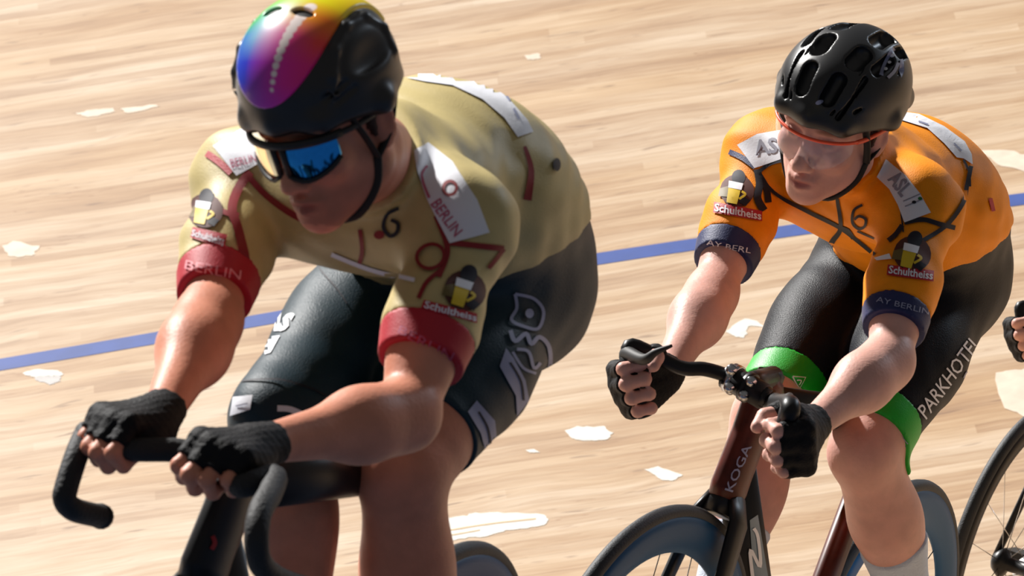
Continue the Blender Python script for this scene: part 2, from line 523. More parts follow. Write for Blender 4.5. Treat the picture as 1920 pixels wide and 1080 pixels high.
def head_prims(C, fr, s):
    f, l, u = fr; C = np.array(C, float)
    H = lambda x, y, z: C + (f * x + l * y + u * z) * s
    ax = (f, l, u)
    E = lambda p, r, k, op='u': ell(H(*p), ax, tuple(q * s for q in r), k, op)
    K = lambda p, q, r0, r1, k, op='u', flat=None: cone(H(*p), H(*q), r0 * s, r1 * s, k, op, flat=flat)
    pr = [E((-.012, 0, .035), (.098, .077, .088), .01),
          E((.030, 0, -.035), (.062, .060, .086), .03),
          K((.006, .052, -.062), (.070, .010, -.104), .022, .018, .03),
          K((.006, -.052, -.062), (.070, -.010, -.104), .022, .018, .03),
          E((.078, 0, -.103), (.017, .020, .017), .02),
          K((.082, .014, .022), (.070, .046, .016), .011, .011, .015),
          K((.082, -.014, .022), (.070, -.046, .016), .011, .011, .015),
          E((.068, .040, -.030), (.024, .022, .020), .02),
          E((.068, -.040, -.030), (.024, .022, .020), .02),
          E((.092, .031, -.001), (.017, .017, .012), .012, 's'),
          E((.092, -.031, -.001), (.017, .017, .012), .012, 's'),
          E((.078, .031, -.002), (.0135, .0135, .0125), .004),
          E((.078, -.031, -.002), (.0135, .0135, .0125), .004),
          K((.088, 0, .004), (.112, 0, -.036), .0075, .0110, .010),
          E((.112, 0, -.041), (.0125, .0120, .0110), .008),
          E((.102, .013, -.046), (.0100, .0075, .0080), .007),
          E((.102, -.013, -.046), (.0100, .0075, .0080), .007),
          E((.106, .007, -.0535), (.006, .0036, .0045), .003, 's'),
          E((.106, -.007, -.0535), (.006, .0036, .0045), .003, 's'),
          E((.084, 0, -.074), (.018, .026, .020), .015),
          K((.094, .020, -.0725), (.1035, .004, -.0685), .0045, .0062, .005),
          K((.094, -.020, -.0725), (.1035, -.004, -.0685), .0045, .0062, .005),
          K((.093, .016, -.0835), (.1000, 0, -.0840), .0055, .0068, .005),
          K((.093, -.016, -.0835), (.1000, 0, -.0840), .0055, .0068, .005),
          K((.1000, .017, -.0765), (.1075, 0, -.0768), .0026, .0036, .003, 's'),
          K((.1000, -.017, -.0765), (.1075, 0, -.0768), .0026, .0036, .003, 's')]
    for sd in (1, -1):
        pr += [ell(H(-.004, .079 * sd, -.012), (nrm(f * .9 + l * (-.5 * sd)), nrm(l * sd * .9 + f * .5), u), (.018 * s, .0065 * s, .033 * s), .006),
               E((-.003, .088 * sd, -.008), (.009, .006, .016), .004, 's'),
               E((-.002, .078 * sd, -.038), (.009, .006, .010), .005)]
    return pr, H

def face_tint(C, fr, s, base, lip, stub, brow):
    f, l, u = fr; C = np.array(C, float)
    def fn(V):
        q = (V - C) / s; x, y, z = q @ f, q @ l, q @ u
        col = np.tile(np.array(srgb(*base)), (len(V), 1))
        def mixin(w, c):
            nonlocal col
            w = np.clip(w, 0, 1)[:, None]; col = col * (1 - w) + np.array(srgb(*c)) * w
        headm = (np.sqrt((q ** 2).sum(1)) < .17)
        red = np.exp(-((x - .075) ** 2 + (np.abs(y) - .043) ** 2 + (z + .035) ** 2) / .02 ** 2) * .35 * headm
        mixin(red, lip)
        mixin(np.exp(-((x + .0) ** 2 + (np.abs(y) - .085) ** 2 + (z + .01) ** 2) / .03 ** 2) * .35 * headm, lip)
        mixin(np.exp(-((y / .022) ** 2 + ((z + .077) / .0095) ** 2) ** 2) * .75 * headm * (x > .085), lip)
        if stub:
            st = np.clip((-.052 - z) / .02, 0, 1) * np.clip((x + .03) / .03, 0, 1) * headm * np.clip(((q ** 2).sum(1) ** .5 < .145) * 1.0, 0, 1)
            lipm = np.exp(-((y / .022) ** 2 + ((z + .077) / .0095) ** 2) ** 2)
            mixin(st * .42 * (1 - lipm), stub)
        mixin(np.exp(-(((np.abs(y) - .032) / .021) ** 2 + ((z - .021) / .006) ** 2) ** 2) * .75 * headm * (x > .05), brow)
        mixin(np.exp(-((x - .09) ** 2 / .015 ** 2 + ((np.abs(y) - .031) / .012) ** 2 + ((z + .001) / .006) ** 2)) * .6 * headm, (40, 25, 20))
        kn = []
        return col
    return fn

# ------------------------------------------------------------------ rider
def torso_prims(J):
    PE, LU, MD, UP, NB = [np.array(J[k], float) for k in ('PE', 'LU', 'MD', 'UP', 'NB')]
    RS, LS = np.array(J['RS']), np.array(J['LS']); m = nrm(LS - RS)
    pr = []
    def seg(c, s, r, k=.06):
        s = nrm(s); mm = nrm(m - s * (m @ s)); n = np.cross(s, mm)
        pr.append(ell(c, (s, mm, n), r, k)); return n
    k = J.get('bulk', 1.0)
    seg(PE, PE - LU, (.115 * k, .158 * k, .115 * k))
    seg((PE + LU) / 2, PE - LU, (.12 * k, .135 * k, .108 * k))
    seg(LU, PE - MD, (.12 * k, .135 * k, .108 * k))
    seg((LU + MD) / 2, LU - MD, (.13 * k, .150 * k, .115 * k))
    seg(MD, LU - UP, (.13 * k, .162 * k, .122 * k))
    sc = (RS + LS) / 2
    seg((MD + UP) / 2, MD - UP, (.13 * k, .168 * k, .122 * k))
    seg(UP * .5 + sc * .5, MD - sc, (.115 * k, .155 * k, .105 * k))
    pr.append(cone(RS * .88 + LS * .12, LS * .88 + RS * .12, .066 * k, .066 * k, .05))
    for S in (RS, LS):
        pr.append(cone(NB + (S - NB) * .1, S, .055 * k, .052 * k, .05))
    return pr, m

def limb(a, b, ra, rb, k=.03, **kw): return cone(a, b, ra, rb, k, **kw)

def build_rider(J, cfg):
    """J: joints; cfg: look. Returns the root Empty."""
    g = {k: (np.array(v, float) if hasattr(v, '__len__') else v) for k, v in J.items()}
    base = Vector((J['PE'][0], J['PE'][1], 0.02))
    root = empty(cfg['name'], base, cfg['label'], 'person', cfg.get('group'))
    root['group'] = 'track cyclists'
    h = cfg.get('h', .0042)
    T, m = torso_prims(J)
    k = J.get('arm', 1.0)
    sleeves_caps = {}
    arms, garment_arm, cuff_prims = [], [], []
    for S, E, W, key in (('RS', 'RE', 'RW', 'r'), ('LS', 'LE', 'LW', 'l')):
        S, E, W = g[S], g[E], g[W]; d = nrm(E - S); f = nrm(W - E)
        bend = nrm(f - d * (f @ d) + 1e-6)
        up = [ell(S, None, .060 * k, .03),
              limb(S, S + (E - S) * .5, .056 * k, .050 * k, .03),
              limb(S + (E - S) * .5, E, .050 * k, .040 * k, .02),
              ell(S + (E - S) * .55 + bend * .008, (d, bend, np.cross(d, bend)), (.085, .046 * k, .045 * k), .03)]
        lo = [ell(E, None, .041 * k, .02),
              limb(E, E + (W - E) * .33, .041 * k, .044 * k, .02),
              limb(E + (W - E) * .33, W, .043 * k, .0265 * k, .02),
              ell(E + (W - E) * .25 , (f, bend, np.cross(f, bend)), (.075, .047 * k, .045 * k), .03)]
        arms += up + lo
        hemt = cfg['hem'][key]
        hp = S + (E - S) * hemt; hn = nrm(d + np.array(cfg.get('hemtilt_' + key, (0, 0, 0))))
        cb = hp - d * cfg['cuff']
        for q in up:
            garment_arm.append(with_cap(q, [(cb, hn)]))
            cuff_prims.append((with_cap(q, [(hp, hn), (cb, -hn)]), key))
    kl = J.get('leg', 1.0)
    legs, short_legs, grip = [], [], []
    feet = []
    for Hp, K, A, key in (('RH', 'RK', 'RA', 'r'), ('LH', 'LK', 'LA', 'l')):
        Hp, K, A = g[Hp], g[K], g[A]; d = nrm(K - Hp); f = nrm(A - K)
        fr = nrm(-(f - d * (f @ d)))                      # front of the thigh
        th = [limb(Hp, Hp + (K - Hp) * .45, .092 * kl, .084 * kl, .05),
              limb(Hp + (K - Hp) * .45, K - d * .04, .084 * kl, .056 * kl, .03),
              ell(Hp + (K - Hp) * .5 + fr * .012, (d, fr, np.cross(d, fr)), (.17, .080 * kl, .080 * kl), .03),
              ell(K - d * .055 + fr * .006, None, .060 * kl, .03)]
        kn = [ell(K + fr * .004, None, .055 * kl, .02), ell(K + fr * .020 + f * .006, (f, fr, np.cross(f, fr)), (.032, .038 * kl, .034 * kl), .02)]
        cf = nrm(-fr + f * 0.0); cfb = nrm(d - f * (d @ f))   # calf side faces away from the shin
        sh = [limb(K, K + (A - K) * .32, .050 * kl, .050 * kl, .03),
              limb(K + (A - K) * .32, A, .050 * kl, .032 * kl, .03),
              ell(K + (A - K) * .30 - cfb * .018 * 1.0, (f, cfb, np.cross(f, cfb)), (.115, .050 * kl, .055 * kl), .035)]
        legs += th + kn + sh
        hp = Hp + (K - Hp) * cfg['short'][key]; hn = nrm(d + np.array(cfg.get('shorttilt_' + key, (0, 0, 0))))
        band = cfg.get('band', 0)
        for q in th + kn[:1]:
            short_legs.append(with_cap(q, [(hp - d * band, hn)]))
            if band: grip.append((with_cap(q, [(hp, hn), (hp - d * band, -hn)]), key))
        fwd = nrm(np.array(cfg['fwd']))
        toe = A + fwd * .15 + np.array((0, 0, -.085))
        ankle = [ell(A, None, .036, .02), cone(A, A + np.array((0, 0, -.05)) - fwd * .02, .034, .033, .02)]
        legs += ankle
        feet.append((A, toe, f, sh + ankle, key, fwd))
    # neck + head
    C, Fd, Ud, hs = cfg['head']
    fr = head_frame(Fd, Ud)
    hp, H = head_prims(C, fr, hs)
    neck = [cone(g['NB'], H(-.035, 0, -.07), .053, .052, .03), cone(g['NB'] , H(-.01, 0, -.085), .048, .046, .03)]
    HR, HL = cfg['hand_r'], cfg['hand_l']
    sr, gr = hand_prims(g['RW'], HR['a'], HR['c'], 1, HR['curl'], HR['thumb'], HR.get('s', 1), HR.get('spread', .021), fore=g['RE'], glen=HR.get('glen', .9))
    sl, gl = hand_prims(g['LW'], HL['a'], HL['c'], -1, HL['curl'], HL['thumb'], HL.get('s', 1), HL.get('spread', .021), fore=g['LE'], glen=HL.get('glen', .9))
    footp = []
    for A, toe, f, sh, key, fwd in feet:
        footp += [cone(A + np.array((0, 0, -.04)) - fwd * .03, toe, .032, .026, .03)]
    body_pr = T + arms + legs + neck + hp + sr + sl + footp
    tint = face_tint(C, fr, hs, cfg['skin_rgb'], cfg['lip_rgb'], cfg.get('stub'), cfg['brow_rgb'])
    sdf_obj('body', body_pr, cfg['skin'], root, h=h, attrfn=tint)
    # garments
    spine = nrm(g['PE'] - g['MD'])
    wp = np.array(cfg.get('waist', g['PE'] - spine * .02), float); wn = nrm(cfg['waist_n'])
    jt = [with_cap(q, [(wp, wn)]) for q in T]
    def folds(amp, sc=1.0, seed=0):
        def fn(X):
            a = np.sin(X[:, 0] * 41 * sc + X[:, 2] * 57 * sc + 2.3 * np.sin(X[:, 1] * 19 + seed) + seed)
            b = np.sin(X[:, 2] * 67 * sc - X[:, 1] * 33 * sc + 2.1 * np.sin(X[:, 0] * 23 + 1.7 * seed))
            return amp * (a * b) + amp * .5 * np.sin(X[:, 0] * 90 + X[:, 1] * 70 + 3 * np.sin(X[:, 2] * 30))
        return fn
    col = [cone(g['NB'] + nrm(H(-.02, 0, -.08) - g['NB']) * .0, g['NB'] + nrm(H(-.02, 0, -.08) - g['NB']) * .055, .066, .060, .02,
                cap=[(g['NB'] + nrm(H(-.02, 0, -.08) - g['NB']) * .05, nrm(H(-.02, 0, -.08) - g['NB']))])]
    under = T + arms + legs + neck
    nok = lambda L_: [with_k(q, .002) for q in L_]
    sdf_obj('jersey', under, cfg['jersey'], root, h=h, g=.0085, disp=folds(cfg.get('fold', .0016), 1, cfg.get('seed', 0)), decals=cfg.get('jersey_decals'),
            region=nok(jt + garment_arm + col))
    for key in 'rl':
        sdf_obj('sleeve_cuff', under, cfg['cuffmat'], root, h=h * .8, g=.0092, decals=cfg.get('cuff_decals_' + key),
                region=nok([q for q, kk in cuff_prims if kk == key]))
    sdf_obj('bib_shorts', under, cfg['shorts'], root, h=h, g=.0045, disp=folds(.0007, .7, 3), decals=cfg.get('short_decals'),
            region=nok([with_cap(q, [(wp + wn * -.015, -wn)]) for q in T] + short_legs))
    if cfg.get('band'):
        for key in 'rl':
            sdf_obj('leg_gripper', under, cfg['bandmat'], root, h=h * .8, g=.0055, decals=cfg.get('band_decals_' + key),
                    region=nok([q for q, kk in grip if kk == key]))
    for (A, toe, f, sh, key, fwd) in feet:
        top = np.array(A) - f * (cfg['sock'] if key == 'l' else cfg.get('sock_r', cfg['sock']))
        sdf_obj('sock', [with_cap(q, [(top, -f)]) for q in sh], M_sock, root, h=.004, g=.004)
        up = np.array((0, 0, 1.0))
        heel = A + np.array((0, 0, -.055)) - fwd * .035
        side = np.cross(fwd, up)
        sp = [cone(heel, toe, .036, .034, .02, flat=(up, 1.1), cap=[(A + np.array((0, 0, -.02)), up)]),
              cone(A + np.array((0, 0, -.03)), heel, .037, .036, .02),
              ell(toe, (fwd, side, up), (.06, .046, .03), .02)]
        sdf_obj('shoe', sp, M_shoe, root, h=.005, g=.004)
    for key, gp in (('r', gr), ('l', gl)):
        sdf_obj('glove', gp, M_glove, root, h=.0025, g=.0022, disp=lambda X: .0006 * np.sin(X[:, 0] * 400) * np.sin(X[:, 2] * 380 + X[:, 1] * 300))
    return root, H, fr, hs

# ------------------------------------------------------------------ helmets, eyewear, straps, hair
def strap_path(pts, H, w=.0035):
    return loft(smooth3([H(*p) for p in pts], 6), w, .0012 + w * .3, seg=8)

def add_straps(root, H, par):
    for sd in (1, -1):
        ch = []
        for pts in ([(.050, .076 * sd, .030), (.036, .078 * sd, -.01), (.022, .075 * sd, -.048)],
                    [(-.045, .078 * sd, .010), (-.01, .081 * sd, -.025), (.022, .075 * sd, -.048)],
                    [(.022, .075 * sd, -.048), (.032, .066 * sd, -.085), (.050, .038 * sd, -.118), (.056, 0, -.126)]):
            v, f = strap_path(pts, H, .0055); ch.append((v, f, M_strap, True))
        make_mesh('chin_strap', ch, par, root.location)

def child_fix(o, par):
    o.parent = par

def hair_part(root, C, fr, s):
    f, l, u = fr; C = np.array(C, float)
    H = lambda x, y, z: C + (f * x + l * y + u * z) * s
    pr = [ell(H(-.020, 0, .030), fr, (.094 * s, .081 * s, .092 * s), .01, cap=[(H(.0, 0, -.045), -u + f * .0), (H(.012, 0, 0), f + u * .5)])]
    pr += [cone(H(.012, .076 * sd, .02), H(.010, .073 * sd, -.022), .009 * s, .004 * s, .01) for sd in (1, -1)]
    sdf_obj('hair', pr, M_hair, root, h=.003, disp=lambda X: .0012 * np.sin(X[:, 0] * 700 + X[:, 2] * 300) * np.sin(X[:, 1] * 600))

def helmet_vented(root, C, fr, s):
    f, l, u = fr; C = np.array(C, float)
    H = lambda x, y, z: C + (f * x + l * y + u * z) * s
    hc = np.array((-.014, 0, .050)); hr = np.array((.128, .102, .094))
    def at(th, ph, out=0.0):      # th forward from the crown, ph sideways, degrees
        th, ph = math.radians(th), math.radians(ph)
        d = np.array((math.sin(th) * math.cos(ph), math.sin(ph), math.cos(th) * math.cos(ph)))
        return hc + hr * d * (1 + out)
    pr = [ell(H(*hc), fr, tuple(hr * s), .01, cap=[(H(0, 0, .030), -u - f * -.12)])]
    pr += [cone(H(.106, .0, .050), H(.090, .052, .044), .010 * s, .010 * s, .02), cone(H(.106, .0, .050), H(.090, -.052, .044), .010 * s, .010 * s, .02)]
    for sd in (1, -1):
        pr.append(cone(H(.090, .052 * sd, .044), H(.0, .094 * sd, .030), .010 * s, .009 * s, .02))
        pr.append(cone(H(.0, .094 * sd, .030), H(-.10, .062 * sd, .012), .012 * s, .014 * s, .02))
    pr.append(cone(H(-.10, .062, .012), H(-.10, -.062, .012), .018 * s, .018 * s, .02))
    def vent(t0, t1, ph, w, dep=.026):
        a, b = at(t0, ph * (1 - abs(t0) / 240)), at(t1, ph * (1 - abs(t1) / 240))
        a, b = H(*a), H(*b); c = (a + b) / 2; tang = nrm(b - a)
        out = nrm(c - H(*hc)); out = nrm(out - tang * (out @ tang))
        w = w * s; return cone(a + tang * w, b - tang * w, w, w, .002, 's', flat=(out, w / dep))
    for sd in (1, -1):
        pr += [vent(4, 32, 20 * sd, .0160, .014), vent(38, 72, 18 * sd, .0135, .016), vent(-44, -2, 20 * sd, .0150, .014),
               vent(30, 84, 40 * sd, .0050, .008), vent(-14, 24, 42 * sd, .010, .014), vent(-60, -20, 42 * sd, .011, .016),
               vent(-20, 74, 57 * sd, .0032, .005), vent(24, 80, 31 * sd, .0020, .004)]
    decs = [d_text('GIRA', [(1652, 108), (1688, 92), (1694, 122), (1664, 140)], M_white, .002)] if False else []
    decs = [d_line([(1652, 142), (1658, 120), (1668, 100), (1676, 90)], 7, M_silver, .002),
            d_disc((1661, 130), 4, 3, M_white), d_disc((1668, 117), 4, 3, M_white), d_disc((1673, 104), 4, 3, M_white),
            d_line([(1664, 146), (1676, 134), (1684, 118)], 6, M_grey, .002),
            d_poly([(1687, 110), (1693, 112), (1694, 134), (1689, 146), (1685, 134)], M_silver),
            d_disc((1536, 192), 7, 4, M_silver, ang=-.4)]
    o = sdf_obj('helmet', pr, M_gloss, root, h=.0022, decals=decs if not cfg_copy else None)
    o['label'] = 'black vented road helmet'
    return o

def helmet_aero(root, C, fr, s):
    f, l, u = fr; C = np.array(C, float)
    H = lambda x, y, z: C + (f * x + l * y + u * z) * s
    hc = np.array((-.004, 0, .052)); hr = np.array((.114, .100, .104))
    rim = [(H(0, 0, .026), -u + f * .14)]
    base = [ell(H(*hc), fr, tuple(hr * s), .01, cap=rim),
            cone(H(.098, 0, .044), H(.082, .052, .038), .011 * s, .011 * s, .02), cone(H(.098, 0, .044), H(.082, -.052, .038), .011 * s, .011 * s, .02)]
    for sd in (1, -1):
        base += [cone(H(.082, .052 * sd, .038), H(.0, .092 * sd, .022), .011 * s, .012 * s, .02),
                 cone(H(.0, .092 * sd, .022), H(-.070, .060 * sd, .014), .012 * s, .008 * s, .02),
                 ]
        def at(th, ph, out=0.0):
            th, ph = math.radians(th), math.radians(ph * sd)
            return H(*(hc + hr * np.array((math.sin(th) * math.cos(ph), math.sin(ph), math.cos(th) * math.cos(ph))) * (1 + out)))
        arch = [at(74, 50), at(55, 50), at(30, 47), at(0, 44), at(-30, 44), at(-55, 50), at(-80, 62)]
        for a, b in zip(arch[:-1], arch[1:]): base.append(cone(a, b, .0045, .0045, .008))
        base += [ell(at(-15, 66, .01), (f, u, l), (.050, .024, .008), .008, 's'),
                 cone(at(78, 44), at(62, 60), .004, .003, .004, 's'), cone(at(84, 52), at(72, 66), .003, .003, .004, 's')]
    base.append(cone(H(-.074, .050, .014), H(-.074, -.050, .014), .008 * s, .008 * s, .02))
    o = sdf_obj('helmet', base, M_gloss, root, h=.0025)
    o['label'] = 'smooth aero helmet with rainbow panel'
    # coloured panel: a thin shell over crown and forehead
    panel = [ell(H(*hc), fr, tuple((hr + .0045) * s), .004)]
    fld = Field(.0017 * Q, panel, 0, margin=.01)
    X = np.stack(np.meshgrid(*[fld.lo[j] + fld.h * np.arange(fld.n[j]) for j in range(3)], indexing='ij'), -1)
    q = (X - C) / s; qx, qy, qz = q @ f, q @ l, q @ u
    th = np.degrees(np.arctan2((qx - hc[0]) / hr[0], (qz - hc[2]) / hr[2]))    # 0 crown, 90 brow
    t = np.clip((th + 70) / 152, 0, 1)                                          # 0 back, 1 front tip
    wid = .066 * np.sqrt(np.clip(1 - np.clip((th - 12) / 67, 0, 1) ** 2.6, 0, 1)) * (.72 + .28 * np.clip((th + 80) / 80, 0, 1))
    reg = np.maximum(np.maximum((np.abs(qy) - wid), (-75 - th) * .001), (qz - .30))
    reg = np.maximum(reg, (.0 - qz))
    fld.A = np.maximum(fld.A, (reg * s).astype(np.float32))
    inner = ell(H(*hc), fr, tuple((hr - .004) * s), .001).d(X, 0)
    fld.A = np.maximum(fld.A, -inner.astype(np.float32))
    for sd in (1, -1):
        fld.add(ell(H(*(hc + hr * np.array((math.sin(math.radians(8)), .23 * sd, math.cos(math.radians(8)) * .97)))), (f, l, u), (.008 * s, .016 * s, .012 * s), .002, 's'))
    V, F = fld.mesh()
    q = (V - C) / s; x, y, z = q @ f, q @ l, q @ u
    th = np.degrees(np.arctan2((x - hc[0]) / hr[0], (z - hc[2]) / hr[2])); sx = np.clip(y / .058, -1, 1)
    c = lambda *k: np.array(srgb(*k))
    def ramp(v, ks, cs):
        return np.stack([np.interp(v, ks, [q_[j] for q_ in cs]) for j in range(3)], -1)
    front = ramp(sx, [-1, -.55, -.05, .5, 1], [c(10, 70, 205), c(50, 60, 205), c(175, 50, 190), c(240, 10, 165), c(250, 5, 130)])
    midc = ramp(sx, [-1, -.5, 0, .45, 1], [c(40, 120, 200), c(120, 170, 200), c(215, 150, 190), c(240, 60, 150), c(255, 60, 60)])
    top = ramp(sx, [-1, -.5, 0, .5, 1], [c(40, 200, 60), c(120, 190, 170), c(200, 210, 190), c(250, 170, 40), c(255, 120, 10)])
    back = ramp(sx, [-1, 0, 1], [c(110, 225, 20), c(205, 232, 10), c(250, 215, 0)])
    tip = ramp(sx, [-1, 0, 1], [c(110, 60, 220), c(195, 50, 200), c(245, 10, 170)])
    def blend(a, b, w): w = np.clip(w, 0, 1)[:, None]; return a * (1 - w) + b * w
    colr = blend(back, top, (th + 8) / 16); colr = blend(colr, midc, (th - 12) / 16); colr = blend(colr, front, (th - 30) / 18); colr = blend(colr, tip, (th - 62) / 16)
    for i in range(13):                                                          # row of white dots
        tt = 66 - i * 5.3; yy = .014 + .0012 * i; r = .0008 + .00040 * i if i < 10 else .0046
        px = hc[0] + hr[0] * math.sin(math.radians(tt)); pz = hc[2] + hr[2] * math.cos(math.radians(tt))
        d = np.sqrt((x - px) ** 2 + (y - yy) ** 2 + (z - pz) ** 2)
        colr = blend(colr, np.tile(c(255, 240, 235), (len(V), 1)), (r + .0012 - d + .003) / .0015 * (d < r + .006))
    po = make_mesh('helmet_panel', [(V, F, mat('rainbow_gloss', (200, 60, 160), .28, coat=.3, attr='tint'), True)], root, root.location, attr=colr)
    po['label'] = 'rainbow coloured crown panel with white dots'
    return o

def shield_lens(H, half, top, bot, rad, x0, curve=.0, nose=.012, n=28, m=12, y0=None, y1=None):
    """curved one-piece shield: sideways angle -half..half (degrees)."""
    V = []
    a0 = -half if y0 is None else y0; a1 = half if y1 is None else y1
    for i in range(n + 1):
        a = math.radians(a0 + (a1 - a0) * i / n)
        sn = abs(math.degrees(a)) / half
        zt = top * (1 - .10 * sn ** 3); zb = bot * (1 - .75 * sn ** 2.6) + nose * math.exp(-(math.degrees(a) / 12) ** 2)
        for j in range(m + 1):
            z = zb + (zt - zb) * j / m
            r = rad * (1 + .03 * math.cos((j / m - .5) * math.pi))
            V.append(tuple(H(x0 + r * math.cos(a) - rad, r * math.sin(a), z)))
    F = [(i * (m + 1) + j, (i + 1) * (m + 1) + j, (i + 1) * (m + 1) + j + 1, i * (m + 1) + j + 1) for i in range(n) for j in range(m)]
    return V, F

def thick(V, F, C, t=.0015):
    """give a sheet a thickness towards C."""
    V = [Vector(v) for v in V]; C = Vector(C); n = len(V)
    W = [v + (C - v).normalized() * t for v in V]
    cnt = {}
    for f in F:
        for a, b in zip(f, f[1:] + f[:1]): cnt[(a, b)] = 1
    side = [(a, b) for (a, b) in cnt if (b, a) not in cnt]
    F2 = list(F) + [tuple(n + i for i in reversed(f)) for f in F] + [(b, a, a + n, b + n) for a, b in side]
    return [tuple(v) for v in V + W], F2

cfg_copy = False

def glasses_mirror(root, H):
    s = empty_child('glasses', root)
    mm = mat('lens_blue_reflection', (60, 170, 240), .06, metal=1.0); mc = mat('lens_cream_reflection', (250, 225, 175), .10, metal=1.0)  # blue and cream reflections put into the colours of the two mirror lenses
    for nm, m, y0, y1 in (('lens', mc, -58, -6), ('lens', mm, 6, 58)):
        V, F = shield_lens(H, 62, .020, -.036, .078, .112, y0=y0, y1=y1, nose=.014)
        V, F = thick(V, F, H(0, 0, 0)); make_mesh(nm, [(V, F, m, True)], s, root.location)
    ch = []
    top = [H(.112 + .081 * math.cos(math.radians(a)) - .078, .081 * math.sin(math.radians(a)), .020 - .003 * (a / 62) ** 2) for a in range(-64, 65, 8)]
    ch.append(loft(top, .004, .0055, seg=8) + (M_matte, True))
    for sg in (1, -1):
        low = [H(.113 + .080 * math.cos(math.radians(a)) - .078, .080 * math.sin(math.radians(a)) * sg, -.036 * (1 - .75 * (a / 62) ** 2.6) + .014 * math.exp(-(a / 12) ** 2)) for a in range(4, 63, 6)]
        ch.append(loft(low, .0022, .0028, seg=8) + (M_matte, True))
        br = [H(.113 + .080 * math.cos(math.radians(5)) - .078, .080 * math.sin(math.radians(5)) * sg, z) for z in (-.022, 0, .018)]
        ch.append(loft(br, .0045, .003, seg=8) + (M_matte, True))
    make_mesh('frame', ch, s, root.location)
    for sg in (1, -1):
        v, f = loft(smooth3([H(.072, .070 * sg, .016), (H(.04, .080 * sg, .012)), H(-.01, .086 * sg, .008)], 5), .0025, .004, seg=8)
        make_mesh('temple', [(v, f, M_matte, True)], s, root.location)

def empty_child(name, root):
    o = bpy.data.objects.new(name, None); COL.objects.link(o); o.parent = root
    o.empty_display_size = .05
    return o

def glasses_clear(root, H):
    s = empty_child('glasses', root)
    m = bpy.data.materials.get('lens_clear')
    if not m:
        m = bpy.data.materials.new('lens_clear'); m.use_nodes = True; nt = m.node_tree
        b = nt.nodes['Principled BSDF']; b.inputs['Base Color'].default_value = (.75, .72, .85, 1)
        b.inputs['Roughness'].default_value = .08; b.inputs['Specular IOR Level'].default_value = 1.0
        b.inputs['Alpha'].default_value = .15; b.inputs['Coat Weight'].default_value = 1.0
    V, F = shield_lens(H, 62, .018, -.040, .078, .114, nose=.016)
    make_mesh('lens', [thick(V, F, H(0, 0, 0), .0012) + (m, True)], s, root.location)
    mo = mat('frame_coral', (255, 90, 50), .4)
    top = [H(.114 + .081 * math.cos(math.radians(a)) - .078, .081 * math.sin(math.radians(a)), .018 - .003 * (a / 62) ** 2) for a in range(-66, 67, 6)]
    make_mesh('frame', [loft(top, .0022, .0030, seg=8) + (mo, True)], s, root.location)
    for sg in (1, -1):
        v, f = loft(smooth3([H(.070, .073 * sg, .014), (H(.04, .080 * sg, .010)), H(-.01, .086 * sg, .006)], 5), .0022, .0035, seg=8)
        make_mesh('temple', [(v, f, mo, True)], s, root.location)

